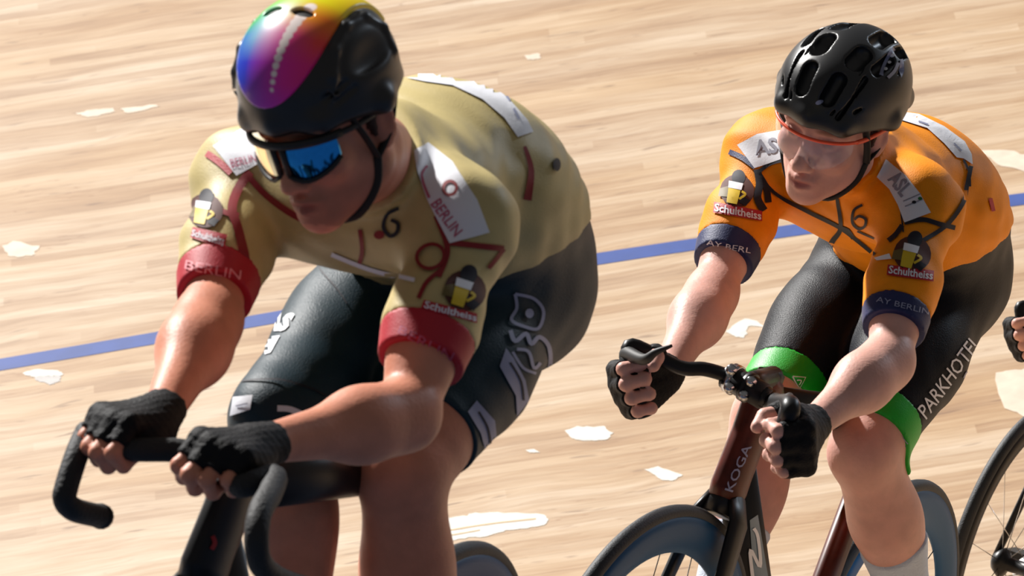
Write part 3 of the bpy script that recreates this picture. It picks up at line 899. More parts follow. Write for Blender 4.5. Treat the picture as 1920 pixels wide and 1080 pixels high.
# ------------------------------------------------------------------ bicycle
def build_bike(cfgb):
    fh, rh = Vector(cfgb['front']), Vector(cfgb['rear'])
    T = (fh - rh).normalized(); N = Vector(cfgb['N']); N = (N - T * N.dot(T)).normalized(); M = N.cross(T)
    wb = (fh - rh).length; R = .335
    mid = (fh + rh) / 2
    root = empty('track_bicycle', (mid - N * R)[:], cfgb['label'], 'bicycle', 'track bicycles')
    root.location.z = max(root.location.z, 0)
    O = rh
    L = lambda x, y, z: O + T * x + M * y + N * z          # from the rear axle: forward, left, up
    ca, sa = math.cos(math.radians(16.5)), math.sin(math.radians(16.5))
    ax_f = Vector((-sa, 0, ca))
    hub = (wb, 0); base = (wb - .043 * ca, -.043 * sa)      # foot of the steering axis
    st = lambda t, y=0: L(base[0] - sa * t, y, base[1] + ca * t)
    crown, ht, hb = .362, cfgb.get('head', .56), .385
    bb = (.385, -.05); sL = .72
    se = lambda t, y=0: L(bb[0] - sa * t, y, bb[1] + ca * t)
    mk = lambda nm, ch, par=root: make_mesh(nm, ch, par, root.location)
    fm, fm2 = cfgb['mat'], cfgb['mat2']
    ts = cfgb.get('tube', 1.0)
    # frame
    ch = []
    ch.append(loft([st(hb - .02), st(hb), st((hb + ht) / 2), st(ht - .01), st(ht)], [.024, .026, .025, .026, .022], [.040 * ts, .046 * ts, .040 * ts, .044 * ts, .034], up=T, seg=20) + (fm, True))
    ch.append(loft([st(hb + .03), L(bb[0] + .02, 0, bb[1] + .02)], [.024, .026], [.044 * ts, .040], up=N, seg=20) + (fm2, True))
    ch.append(loft([st(ht - .04), L(bb[0] - sa * .52, 0, bb[1] + ca * .52)], [.020, .018], [.031 * ts, .026], up=N, seg=18) + (fm2, True))
    ch.append(loft([se(0), se(.1), se(.55)], [.024, .020, .017], [.032, .034, .030], up=T, seg=18) + (fm, True))
    for sd in (1, -1):
        ch.append(loft([L(0, .058 * sd, 0), L(.20, .045 * sd, -.012), L(.36, .030 * sd, -.03)], [.008, .008, .010], [.012, .015, .017], up=N, seg=10) + (fm2, True))
        ch.append(loft([L(0, .058 * sd, 0), L(.08, .045 * sd, .20), se(.47, .012 * sd)], [.006, .006, .007], [.010, .011, .012], up=T, seg=10) + (fm2, True))
    ch.append(loft([se(0, -.04), se(0, .04)], .024, seg=18) + (fm2, True))
    decs = cfgb.get('decals') or []
    if decs:
        allv, allf = [], []
        for v, f, m_, s_ in ch:
            o_ = len(allv); allv += v; allf += [tuple(i + o_ for i in q) for q in f]
        bv = BVHTree.FromPolygons(allv, allf)
        for d in decs: ch += d(bv)
    mk('frame', ch)
    mk('seatpost', [loft([se(.53), se(sL)], .012, .017, up=T) + (M_carbon, True)])
    # fork
    ch = [loft([st(crown - .02), st(hb)], [.026, .024], [.034, .036], up=T, seg=16) + (fm2, True)]
    for sd in (1, -1):
        ch.append(loft([st(crown + .01, .016 * sd), st(crown - .025, .034 * sd), st(.18, .047 * sd), L(wb, .050 * sd, 0)], [.011, .010, .008, .007], [.028, .026, .021, .013], up=T, seg=12) + (fm2, True))
    mk('fork', ch)
    # wheels
    for nm, c, sp, steer in (('front_wheel', fh, cfgb.get('spokes', 0), cfgb.get('steer', 0)), ('rear_wheel', rh, cfgb.get('spokes', 0), 0)):
        ax = (Matrix.Rotation(math.radians(steer), 3, st(1) - st(0)) @ M).normalized()
        we = empty_child(nm, root)
        tp = [(R - .012 + .0125 * math.cos(a), .0125 * math.sin(a)) for a in [k * math.tau / 12 for k in range(12)]]
        mk('tyre', [ring(c, ax, tp) + (M_tyre, True)], we)
        ri = cfgb.get('rim_inner', .262)
        rp = [(.320, .0115), (.306, .0135), (.290, .0135), (ri + .012, .008), (ri, .002), (ri, -.002), (ri + .012, -.008), (.290, -.0135), (.306, -.0135), (.320, -.0115)]
        mk('rim', [ring(c, ax, rp) + (cfgb.get('rim', M_rim), True)], we)
        hp = [(.008, .055), (.018, .050), (.030, .034), (.026, .026), (.014, .020), (.014, -.020), (.026, -.026), (.030, -.034), (.018, -.050), (.008, -.055)]
        mk('hub', [ring(c, ax, hp, 28) + (M_carbon, True)], we)
        e1 = (N - ax * N.dot(ax)).normalized(); e2 = ax.cross(e1); ch = []
        ns = cfgb.get('nsp', 16)
        for i in range(ns):
            a = math.tau * (i + .3) / ns; r = e1 * math.cos(a) + e2 * math.sin(a); sdw = .03 if i % 2 else -.03
            ch.append(loft([c + ax * sdw + r * .026, c + r * (ri + .004)], .0009, .0009, seg=5) + (M_steel if cfgb.get('nsp') else M_carbon, True))
        mk('spokes', ch, we)
    # cranks
    pa = math.radians(cfgb.get('crank', 60)); cd = T * math.cos(pa) + N * math.sin(pa)
    b0 = L(bb[0], 0, bb[1])
    mk('chainring', [ring(b0 - M * .045, M, [(.098, .002), (.085, .003), (.080, .0015), (.080, -.0015), (.085, -.003), (.098, -.002)], 48) + (M_carbon, True)]
       + [loft([b0 - M * .045, b0 - M * .045 + (T * math.cos(a) + N * math.sin(a)) * .083], .004, .010, up=M, seg=8) + (M_carbon, True) for a in [k * math.tau / 5 for k in range(5)]])
    v = [b0 - M * .045 + N * .098, O - M * .045 + N * .03]; w = [b0 - M * .045 - N * .098, O - M * .045 - N * .03]
    mk('chain', [loft(v, .003, .004, up=N, seg=6) + (M_steel, True), loft(w, .003, .004, up=N, seg=6) + (M_steel, True),
                 ring(O - M * .045, M, [(.030, .003), (.022, .003), (.022, -.003), (.030, -.003)], 20) + (M_steel, False)])
    for sd in (1, -1):
        e = b0 + M * (.075 * sd) + cd * (.165 * -sd)
        mk('crank', [loft([b0 + M * (.05 * sd), b0 + M * (.07 * sd) + cd * (.01 * -sd), e], [.009, .009, .008], [.018, .017, .012], up=N if abs(cd.dot(N)) < .7 else T, seg=10) + (M_carbon, True)])
        mk('pedal', [box(e + M * (.05 * sd), (T, M, N), (.035, .042, .008)) + (M_rubber, False)])
    # saddle
    S = se(sL + .02)
    pr = [cone(S - T * .10 + M * .045, S - T * .02 + M * .012, .028, .020, .03, flat=(N, 1.6)), cone(S - T * .10 - M * .045, S - T * .02 - M * .012, .028, .020, .03, flat=(N, 1.6)),
          cone(S - T * .06, S + T * .14, .026, .016, .03, flat=(N, 1.5))]
    sdf_obj('saddle', pr, M_matte, root, h=.005)
    if cfgb.get('bars'): cfgb['bars'](root, mk, st, T, M, N, ht)
    return root, st, L

# ------------------------------------------------------------------ velodrome track
A_L = nrm((0.988, 0.0, 0.153)); N_V = nrm((-0.135, -0.47, 0.87)); A_C = np.cross(N_V, A_L)
C_V = 7.3
def zfloor(x, y):
    zf = (y - 8.0) * 0.02
    zv = 1.0 + (-C_V + .135 * x + .47 * y) / .87
    k = .25; h = max(k - abs(zf - zv), 0) / k
    return max(zf, zv) + h * h * k * .25

def build_track():
    xs = np.arange(-9, 12.01, .15); ys = np.concatenate([np.arange(3, 11, .25), np.arange(11, 15.5, .08), np.arange(15.5, 24, .5)])
    V = [(x, y, zfloor(x, y)) for y in ys for x in xs]; nx = len(xs)
    F = [(j * nx + i, j * nx + i + 1, (j + 1) * nx + i + 1, (j + 1) * nx + i) for j in range(len(ys) - 1) for i in range(nx - 1)]
    m = bpy.data.materials.new('track_wood'); m.use_nodes = True; nt = m.node_tree; b = nt.nodes['Principled BSDF']
    b.inputs['Roughness'].default_value = .5
    N = nt.nodes.new; Lk = nt.links.new
    uv = N('ShaderNodeUVMap'); uv.uv_map = 'boards'
    sep = N('ShaderNodeSeparateXYZ'); Lk(uv.outputs[0], sep.inputs[0])
    # boards: quantised across, staggered along
    W = .040
    def math_(op, a, b_=None, c_=None):
        n = N('ShaderNodeMath'); n.operation = op
        for i, q in enumerate((a, b_, c_)):
            if q is None: continue
            if isinstance(q, (int, float)): n.inputs[i].default_value = q
            else: Lk(q, n.inputs[i])
        return n.outputs[0]
    wc = N('ShaderNodeTexNoise'); wc.inputs['Scale'].default_value = 2.2; wc.inputs['Detail'].default_value = 2; Lk(uv.outputs[0], wc.inputs['Vector'])
    row = math_('FLOOR', math_('DIVIDE', sep.outputs[1], W))
    wn = N('ShaderNodeTexWhiteNoise'); wn.noise_dimensions = '1D'; Lk(row, wn.inputs['W'])
    colx = math_('FLOOR', math_('DIVIDE', math_('ADD', sep.outputs[0], math_('MULTIPLY', wn.outputs['Value'], 7.0)), 1.6))
    cb = N('ShaderNodeCombineXYZ'); Lk(row, cb.inputs[0]); Lk(colx, cb.inputs[1])
    wn2 = N('ShaderNodeTexWhiteNoise'); wn2.noise_dimensions = '2D'; Lk(cb.outputs[0], wn2.inputs['Vector'])
    def streak(sx, sy, detail, off=0, warp=None):
        c = N('ShaderNodeCombineXYZ'); Lk(math_('MULTIPLY', sep.outputs[0], sx), c.inputs[0]); Lk(math_('MULTIPLY', math_('ADD', sep.outputs[1], math_('MULTIPLY', wc.outputs['Fac'], .10)), sy), c.inputs[1])
        c.inputs[2].default_value = off
        n = N('ShaderNodeTexNoise'); n.inputs['Scale'].default_value = 1; n.inputs['Detail'].default_value = detail; n.inputs['Roughness'].default_value = .6
        Lk(c.outputs[0], n.inputs['Vector']); return n.outputs['Fac']
    s1 = streak(2.0, 15, 5, 0); s2 = streak(4, 75, 3, 5); s3 = streak(.5, 3.0, 3, 9)
    s4 = streak(6, 42, 2, 17)
    tone = math_('ADD', math_('ADD', math_('MULTIPLY', s1, .55), math_('MULTIPLY', s2, .25)), math_('MULTIPLY', wn2.outputs['Value'], .16))
    cr = N('ShaderNodeValToRGB'); e = cr.color_ramp.elements
    e[0].position = .30; e[0].color = srgb(160, 130, 100) + (1,); e[1].position = .66; e[1].color = srgb(216, 198, 174) + (1,)
    x = e.new(.42); x.color = srgb(184, 156, 125) + (1,); x = e.new(.52); x.color = srgb(199, 176, 147) + (1,)
    Lk(tone, cr.inputs[0])
    cr2 = N('ShaderNodeValToRGB'); e = cr2.color_ramp.elements
    e[0].position = .35; e[0].color = (.96, .84, .70, 1); e[1].position = .62; e[1].color = (1.06, 1.04, 1.05, 1); Lk(s3, cr2.inputs[0])
    mx = N('ShaderNodeMix'); mx.data_type = 'RGBA'; mx.blend_type = 'MULTIPLY'; mx.inputs[0].default_value = 1; Lk(cr.outputs[0], mx.inputs[6]); Lk(cr2.outputs[0], mx.inputs[7])
    # dark flecks / scuffs
    fl = N('ShaderNodeMapRange'); fl.inputs[1].default_value = .655; fl.inputs[2].default_value = .73; fl.inputs[3].default_value = 0; fl.inputs[4].default_value = .65; Lk(s4, fl.inputs[0])
    mx2 = N('ShaderNodeMix'); mx2.data_type = 'RGBA'; Lk(fl.outputs[0], mx2.inputs[0]); Lk(mx.outputs[2], mx2.inputs[6]); mx2.inputs[7].default_value = srgb(120, 88, 66) + (1,)
    s5 = streak(1.6, 22, 3, 31); s6 = streak(1.3, 5, 2, 41)
    ln = N('ShaderNodeMapRange'); ln.inputs[1].default_value = 0; ln.inputs[2].default_value = .010; ln.inputs[3].default_value = 1; ln.inputs[4].default_value = 0
    Lk(math_('ABSOLUTE', math_('SUBTRACT', s5, .5)), ln.inputs[0])
    lm = N('ShaderNodeMapRange'); lm.inputs[1].default_value = .48; lm.inputs[2].default_value = .62; lm.inputs[3].default_value = 0; lm.inputs[4].default_value = .50; Lk(s6, lm.inputs[0])
    mx9 = N('ShaderNodeMix'); mx9.data_type = 'RGBA'; Lk(math_('MULTIPLY', ln.outputs[0], lm.outputs[0]), mx9.inputs[0]); Lk(mx2.outputs[2], mx9.inputs[6]); mx9.inputs[7].default_value = srgb(132, 84, 46) + (1,)
    mx2 = mx9
    # seams between boards
    fr = math_('FRACT', math_('DIVIDE', sep.outputs[1], W)); seam = math_('LESS_THAN', fr, .05)
    mx3 = N('ShaderNodeMix'); mx3.data_type = 'RGBA'; Lk(math_('MULTIPLY', seam, .22), mx3.inputs[0]); Lk(mx2.outputs[2], mx3.inputs[6]); mx3.inputs[7].default_value = srgb(110, 74, 46) + (1,)
    Lk(mx3.outputs[2], b.inputs['Base Color'])
    bp = N('ShaderNodeBump'); bp.inputs['Strength'].default_value = .15; bp.inputs['Distance'].default_value = .004; Lk(s2, bp.inputs['Height']); Lk(bp.outputs[0], b.inputs['Normal'])
    mb = mat('line_blue', (40, 76, 158), .5, var=.12, vscale=14); mw = mat('patch_white', (238, 236, 228), .5, var=.12, vscale=40)
    mf = mat('patch_faded', (232, 216, 196), .5, var=.10, vscale=30); mg = mat('patch_grey', (200, 196, 194), .5, var=.1, vscale=40)
    bv = BVHTree.FromPolygons(V, F)
    line = [(-900, 838), (-400, 752), (0, 684), (250, 641), (500, 598), (800, 544), (1100, 489), (1500, 430), (1920, 373), (2400, 316), (2900, 262)]
    ds = [d_line(line, 22, mb, .0008),
          d_poly([(1060, 808), (1085, 800), (1130, 800), (1150, 812), (1140, 824), (1100, 827), (1070, 822)], mw, .0008, jag=3),
          d_poly([(1210, 880), (1235, 875), (1280, 890), (1262, 902), (1240, 900)], mw, .0008, jag=2),
          d_poly([(760, 985), (830, 972), (870, 968), (890, 962), (960, 961), (1018, 964), (1031, 976), (1010, 988), (950, 994), (910, 1006), (860, 1010), (825, 1020), (780, 1012)], mw, .0008, jag=3),
          d_line([(800, 1002), (870, 990), (930, 981), (1005, 973)], 2.5, mat('wood_show', (214, 184, 140), .5), .0014),
          d_line([(800, 1010), (850, 1003), (900, 994)], 2, mat('wood_show', (214, 184, 140), .5), .0014),
          d_poly([(42, 700), (70, 692), (108, 695), (120, 702), (95, 706), (60, 706)], mw, .0008, jag=3),
          d_poly([(62, 706), (116, 704), (112, 716), (95, 721), (72, 714)], mg, .0008, jag=3),
          d_poly([(1362, 622), (1395, 598), (1412, 600), (1434, 612), (1405, 612), (1396, 634), (1378, 630)], mw, .0008, jag=3),
          d_poly([(1838, 284), (1880, 280), (1925, 290), (1925, 322), (1870, 308)], mf, .0008, jag=4),
          d_poly([(1866, 700), (1925, 690), (1960, 760), (1920, 782), (1880, 762)], mf, .0008, jag=4),
          d_poly([(0, 462), (30, 452), (72, 462), (60, 480), (20, 482)], mf, .0008, jag=4),
          d_poly([(140, 213), (180, 205), (215, 203), (212, 212), (165, 220)], mf, .0008, jag=3),
          d_poly([(225, 204), (290, 196), (300, 200), (240, 212)], mf, .0008, jag=3),
          d_poly([(982, 105), (1010, 100), (1014, 110), (990, 113)], mf, .0008, jag=2),
          d_poly([(984, 844), (1002, 842), (1012, 848), (994, 849)], mw, .0008, jag=1)]
    apron = mat('apron_low_bounce', (48, 62, 84), .5, var=.1, vscale=6)  # unseen near floor, coloured dark to cut the light bounced onto the riders
    Fb = [q for q in F if V[q[0]][1] < 8.9]; Fw = [q for q in F if V[q[0]][1] >= 8.9]
    chunks = [(V, Fw, m, True), (V, Fb, apron, True)]
    for d in ds: chunks += d(bv)
    o = make_mesh('floor', chunks); o['kind'] = 'structure'
    o['label'] = 'banked wooden velodrome track of narrow boards with a thin blue line'
    me = o.data; uvl = me.uv_layers.new(name='boards')
    co = np.empty(len(me.vertices) * 3, dtype=np.float32); me.vertices.foreach_get('co', co); co = co.reshape(-1, 3)
    li = np.empty(len(me.loops), dtype=np.int32); me.loops.foreach_get('vertex_index', li)
    p = co[li]; uvs = np.stack([p @ A_L, p @ A_C - .0045 * (p @ A_L) ** 2], -1).astype(np.float32)
    uvl.data.foreach_set('uv', uvs.ravel())
    return o
build_track()

# ------------------------------------------------------------------ joints and grips of the rider in orange
J2 = dict(RS=P(1436, 290, 9.93), LS=P(1726, 394, 9.68), RE=P(1336, 548, 9.72), RW=P(1246, 706, 9.50),
          LE=P(1665, 678, 9.48), LW=P(1516, 802, 9.30), NB=P(1618, 312, 9.88), UP=P(1652, 345, 9.97), MD=P(1710, 374, 10.10),
          LU=P(1738, 430, 10.22), PE=P(1722, 500, 10.30), RH=P(1640, 480, 10.33), LH=P(1778, 528, 10.22), RK=P(1436, 788, 10.03), LK=P(1618, 852, 9.93),
          RA=P(1325, 1185, 9.92), LA=P(1738, 1240, 10.20), bulk=.90, arm=.82, leg=.92)
THUMB_F = ((.018, .014, .024), (.020, .000, .024), (.018, -.010, .010))
fist_r = dict(a=(-.72, -.64, -.22), c=(.62, -.76, .10), curl=(62, 150, 225), thumb=THUMB_F)
fist_l = dict(a=(-.10, -.94, -.32), c=(-.80, -.55, -.20), curl=(62, 150, 225), thumb=THUMB_F)

J1 = dict(RS=P(462, 342, 8.05), LS=P(868, 425, 7.80), RE=P(392, 598, 7.83), RW=P(302, 778, 7.62),
          LE=P(762, 780, 7.64), LW=P(492, 834, 7.46), NB=P(706, 300, 7.96), UP=P(770, 328, 8.08), MD=P(842, 352, 8.22),
          LU=P(905, 425, 8.33), PE=P(900, 520, 8.40), RH=P(790, 490, 8.46), LH=P(958, 538, 8.33), RK=P(520, 790, 8.07), LK=P(752, 890, 8.04),
          RA=P(575, 1330, 8.05), LA=P(775, 1480, 8.2), bulk=.96, arm=.86, leg=.96)
palm_r = dict(a=(-.66, -.74, -.06), c=(-.45, -.28, -.85), curl=(52, 138, 210), thumb=((.032, .014, .010), (.026, -.006, .012), (.022, -.012, .008)), s=.94, glen=.70)
palm_l = dict(a=(-.56, -.82, -.04), c=(-.48, -.12, -.86), curl=(52, 138, 210), thumb=((.034, .012, .010), (.028, -.006, .012), (.022, -.010, .008)), s=.94, glen=.70)

# ------------------------------------------------------------------ bicycles
N2 = (.243, -.12, .96)
def tubes(lst, m):
    return [loft(smooth3(p, 6), r if hasattr(r, '__len__') and False else r, seg=14) + (m, True) for p, r in lst]
def taper(pts, r0, r1, m, n=6, flat=1.0):
    pp = smooth3(pts, n); k = len(pp); rr = [r0 + (r1 - r0) * i / (k - 1) for i in range(k)]
    return loft(pp, rr, [q * flat for q in rr], seg=14) + (m, True)

def bars_sprint(root, mk, st, T, M, N, ht):
    s0 = st(ht); s1 = P(1398, 722, 9.46); off = BAR_OFF
    s1 = s1 + off; PP = lambda *a: P(*a) + off
    mk('stem', [loft([st(ht - .005), st(ht + .012)], .021, .024, up=T, seg=16) + (M_carbon, True),
                loft([st(ht + .004) - T * .012, st(ht + .004) * .5 + s1 * .5, s1], [.017, .017, .018], [.017, .017, .018], up=N, seg=16) + (M_carbon, True),
                loft([PP(1362, 704, 9.47), PP(1434, 744, 9.44)], .020, seg=18) + (M_carbon, True)])
    GR, bR, aR, cR = grip(J2['RW'], fist_r, 1); GL, bL, aL, cL = grip(J2['LW'], fist_l, -1); GR = GR + off; GL = GL + off
    hb = [taper([PP(1440, 748, 9.43), PP(1400, 722, 9.45), PP(1362, 704, 9.46), PP(1320, 692, 9.45), PP(1272, 688, 9.44), GR + bR * .062 - aR * .012, GR + bR * .035, GR, GR - bR * .045 - aR * .004], .0105, .0112, M_carbon),
          taper([PP(1425, 738, 9.44), PP(1456, 758, 9.42), GL + bL * .060 - cL * .004 - aL * .01, GL + bL * .032, GL, GL - bL * .045], .0175, .0108, M_carbon)]
    mk('handlebar', hb)
    if HORNS: mk('bar_horn', [taper([GR + bR * .040, GR + bR * .052, PP(1208, 674, 9.36), PP(1230, 660, 9.34), PP(1260, 648, 9.33)], .0145, .0022, M_rubber, flat=1.0)])
    mk('bar_horn', [taper([GL + bL * .040, GL + bL * .054, GL + bL * .060 - aL * .03, GL + bL * .056 - aL * .06], .0155, .006, M_rubber, flat=1.0)])
    for (x, y) in ((1371, 693), (1408, 715), (1366, 727), (1394, 742)):
        c = PP(x, y, 9.445)
        mk('clamp_bolt', [loft([c + Vector((0, .012, 0)), c - Vector((0, .016, 0))], .0080, seg=10) + (M_steel, True)])
    c1 = [ring(PP(1375, 711, 9.467), PP(1434, 744, 9.44) - PP(1362, 704, 9.47), [(.0235, .006), (.0235, -.006), (.019, -.006), (.019, .006)], 32) + (M_steel, True),
          ring(PP(1402, 726, 9.455), PP(1434, 744, 9.44) - PP(1362, 704, 9.47), [(.0235, .005), (.0235, -.005), (.019, -.005), (.019, .005)], 32) + (M_carbon, True)]
    mk('stem_clamp', c1)

def bars_drop(root, mk, st, T, M, N, ht):
    s1 = P(432, 878, 7.52)
    mk('stem', [loft([st(ht - .005), st(ht + .03)], .020, .022, up=T, seg=16) + (M_carbon, True),
                loft([st(ht + .02) - T * .01, (st(ht + .02) + s1) / 2, s1], [.017, .017, .018], [.020, .020, .019], up=N, seg=16) + (M_carbon, True)])
    GR, bR, aR, cR = grip(J1['RW'], palm_r, 1, .092, .029); GL, bL, aL, cL = grip(J1['LW'], palm_l, -1, .092, .029)
    right = [P(432, 878, 7.52), P(345, 846, 7.55), GR + bR * .035, GR - bR * .030, P(162, 812, 7.60), P(143, 855, 7.56), P(124, 915, 7.54), P(122, 938, 7.54), P(140, 956, 7.56), P(188, 968, 7.64)]
    left = [P(432, 878, 7.52), GL - bL * .045, P(512, 893, 7.39), P(508, 922, 7.34), P(488, 960, 7.28), P(481, 1010, 7.26), P(488, 1055, 7.28), P(520, 1085, 7.33), P(575, 1105, 7.40)]
    mk('handlebar', [loft(smooth3(right, 6), .0145, seg=14) + (M_tape, True), loft(smooth3(left, 6), .0145, seg=14) + (M_tape, True)])
    mk('bar_end_cap', [loft([P(186, 967, 7.636), P(191, 969, 7.645)], .0155, seg=14) + (M_rubber, True)])

BAR_OFF = Vector((0, 0, 0)); HORNS = True
bike2 = dict(front=P(1184, 1355, 9.5), rear=P(1626, 1270, 10.4), N=N2, label='black and maroon track bicycle under the rider in orange', mat=M_maroon, mat2=M_carbon,
             bars=bars_sprint, steer=-6, crank=3, tube=1.0,
             decals=[d_text('KOGA', [(1358, 918), (1394, 832), (1409, 837), (1373, 923)], M_silver, .002, bold=.01),
                     d_poly([(1405, 975), (1420, 965), (1440, 1085), (1412, 1085)], M_bluegrey, .0015),
                     d_line([(1410, 1080), (1406, 1030), (1424, 1062), (1420, 1008), (1412, 990)], 6, M_white, .0025)])
build_bike(bike2)
bike1 = dict(front=P(150, 1620, 7.6), rear=P(768, 1468, 8.5), N=N2, label='black track bicycle with drop handlebars under the rider in sand jersey', mat=M_carbon, mat2=M_carbon,
             bars=bars_drop, head=.53, crank=15, tube=1.1,
             decals=[d_line([(398, 1005), (402, 1018), (396, 1030)], 8, M_dred, .002)])
build_bike(bike1)

# ------------------------------------------------------------------ riders
def emblem(cx, cy, k, tilt=0):
    ca, sa = math.cos(tilt), math.sin(tilt)
    R = lambda x, y: (cx + (x * ca - y * sa) * k, cy + (x * sa + y * ca) * k)
    return [d_disc(R(4, 0), 30 * k, 29 * k, M_brown, .0022, tilt), d_disc(R(2, -24), 12 * k, 14 * k, M_ink, .0026, tilt),
            d_poly([R(-26, 2), R(-6, -8), R(-6, 14), R(-26, 16)], M_olive, .003),
            d_poly([R(-12, -8), R(10, -8), R(8, 24), R(-10, 24)], M_yellow, .0032), d_poly([R(-13, -14), R(12, -14), R(11, -2), R(-12, -2)], M_white, .0036),
            d_line([R(12, 0), R(19, 4), R(10, 14)], 4 * k, M_yellow, .0032), d_poly([R(8, 5), R(30, 12), R(24, 24), R(12, 20)], M_ink, .0028)]

cfg2 = dict(name='cyclist', label='cyclist in orange jersey and black helmet with clear glasses, gripping the bars', hem=dict(r=.80, l=.80), cuff=.033,
            short=dict(r=.90, l=.92), band=.050, fwd=(-.43, -.9, 0), sock=.245, sock_r=.17, jersey=M_orange, cuffmat=M_navy, shorts=M_black, bandmat=M_green,
            head=(P(1568, 216, 9.60), (-.50, -.72, -.42), (.15, -.5, .85), .94), skin=M_skin2, skin_rgb=(222, 170, 156), lip_rgb=(176, 88, 84), brow_rgb=(130, 86, 60),
            hand_r=fist_r, hand_l=fist_l, seed=1, h=.0040, waist=P(1775, 518, 9.97), waist_n=(.23, .32, -.92),
            jersey_decals=[
                d_poly([(1383, 272), (1420, 252), (1468, 244), (1476, 295), (1415, 316)], M_white),
                d_text('ASL', [(1412, 264), (1476, 255), (1479, 284), (1418, 293)], M_grey, .003, bold=.03),
                d_line([(1368, 285), (1392, 296), (1416, 314)], 10, M_navy), d_line([(1424, 322), (1445, 307), (1472, 300)], 7, M_ink),
                d_line([(1420, 318), (1424, 345), (1420, 372), (1432, 395)], 14, M_ink), d_line([(1424, 325), (1449, 360), (1513, 395), (1573, 425), (1607, 450), (1641, 478)], 7, M_ink),
                d_line([(1424, 330), (1436, 352), (1440, 380)], 12, M_ink),
                d_line([(1570, 372), (1577, 425), (1562, 450), (1554, 466)], (6, 12), M_ink), d_line([(1573, 426), (1590, 432), (1600, 446)], 8, M_ink),
                d_line([(1618, 384), (1602, 394), (1599, 416), (1610, 428), (1622, 424), (1624, 411), (1612, 405), (1603, 411)], 5, M_ink), d_line([(1608, 433), (1640, 447)], 3, M_ink),
                d_poly([(1643, 331), (1660, 299), (1698, 329), (1724, 362), (1745, 399), (1696, 418), (1684, 385), (1668, 355)], M_white),
                d_text('ASL', [(1684, 318), (1712, 352), (1690, 372), (1664, 338)], M_grey, .003, bold=.03),
                d_line([(1694, 378), (1726, 364)], 2, M_grey, .003), d_line([(1697, 388), (1730, 374)], 2, M_grey, .003), d_disc((1725, 373), 4, 3, mat('dot_green', (20, 110, 50)), .0034), d_disc((1714, 380), 4, 3, M_ink, .0034),
                d_line([(1696, 418), (1730, 412), (1760, 420), (1790, 427)], 9, M_ink), d_line([(1820, 312), (1812, 350), (1804, 382), (1773, 423), (1730, 452)], 8, M_ink),
                d_line([(1806, 300), (1816, 322), (1818, 350)], 4, M_ink), d_line([(1692, 423), (1680, 440), (1666, 452)], 9, M_ink), d_line([(1776, 514), (1811, 498)], 5, M_ink),
                d_line([(1684, 346), (1690, 400), (1694, 436)], 3, M_ink), d_poly([(1640, 484), (1668, 476), (1672, 486), (1645, 489)], M_white),
                d_poly([(1662, 206), (1723, 215), (1770, 238), (1808, 266), (1821, 290), (1823, 309), (1806, 298), (1793, 296), (1770, 270), (1738, 241), (1663, 218)], M_white),
                d_line([(1722, 229), (1740, 235)], 3, M_silver, .003), d_line([(1788, 270), (1802, 284)], 3, M_silver, .003),
                d_line([(1856, 372), (1862, 396)], 7, M_red), *emblem(1706, 476, 1.15, .25), *emblem(1378, 358, 1.05, .2),
                d_poly([(1665, 497), (1750, 508), (1749, 528), (1663, 516)], M_red), d_text('Schultheiss', [(1668, 499), (1748, 510), (1747, 525), (1666, 514)], M_white, .003, bold=.02),
                d_poly([(1340, 379), (1428, 396), (1428, 415), (1338, 399)], M_red), d_text('Schultheiss', [(1342, 382), (1426, 398), (1426, 413), (1340, 397)], M_white, .003, bold=.02)],
            cuff_decals_l=[d_text('AY BERLIN', [(1645, 556), (1742, 580), (1740, 590), (1643, 566)], M_silver, .002)],
            cuff_decals_r=[d_text('AY BERL', [(1326, 449), (1408, 466), (1406, 475), (1325, 458)], M_white, .002)],
            short_decals=[d_text('PARKHOTEL', [(1719, 766), (1821, 625), (1840, 644), (1736, 787)], M_white, .002, bold=.005),
                          d_line([(1806, 708), (1812, 697), (1815, 702), (1820, 690), (1823, 694), (1828, 680), (1832, 686), (1838, 668), (1842, 672)], 2.2, M_silver, .002), d_line([(1828, 684), (1834, 690), (1840, 678)], 2, M_silver, .002)],
            band_decals_r=[d_line([(1486, 706), (1510, 708), (1500, 728), (1486, 706)], 2.2, M_white, .002, smooth=False), d_line([(1494, 713), (1502, 714), (1499, 721)], 2, M_white, .002)],
            band_decals_l=[d_disc((1679, 810), 6, 6, M_white, .002), d_line([(1686, 819), (1692, 829)], 5, M_silver, .002), d_line([(1694, 832), (1697, 838)], 5, M_silver, .002), d_line([(1690, 815), (1702, 832)], 1.5, M_silver, .002)])
r2, H2, fr2, hs2 = build_rider(J2, cfg2)
hel2 = helmet_vented(r2, cfg2['head'][0], fr2, hs2)
add_straps(r2, H2, r2); glasses_clear(r2, H2); hair_part(r2, cfg2['head'][0], fr2, hs2)

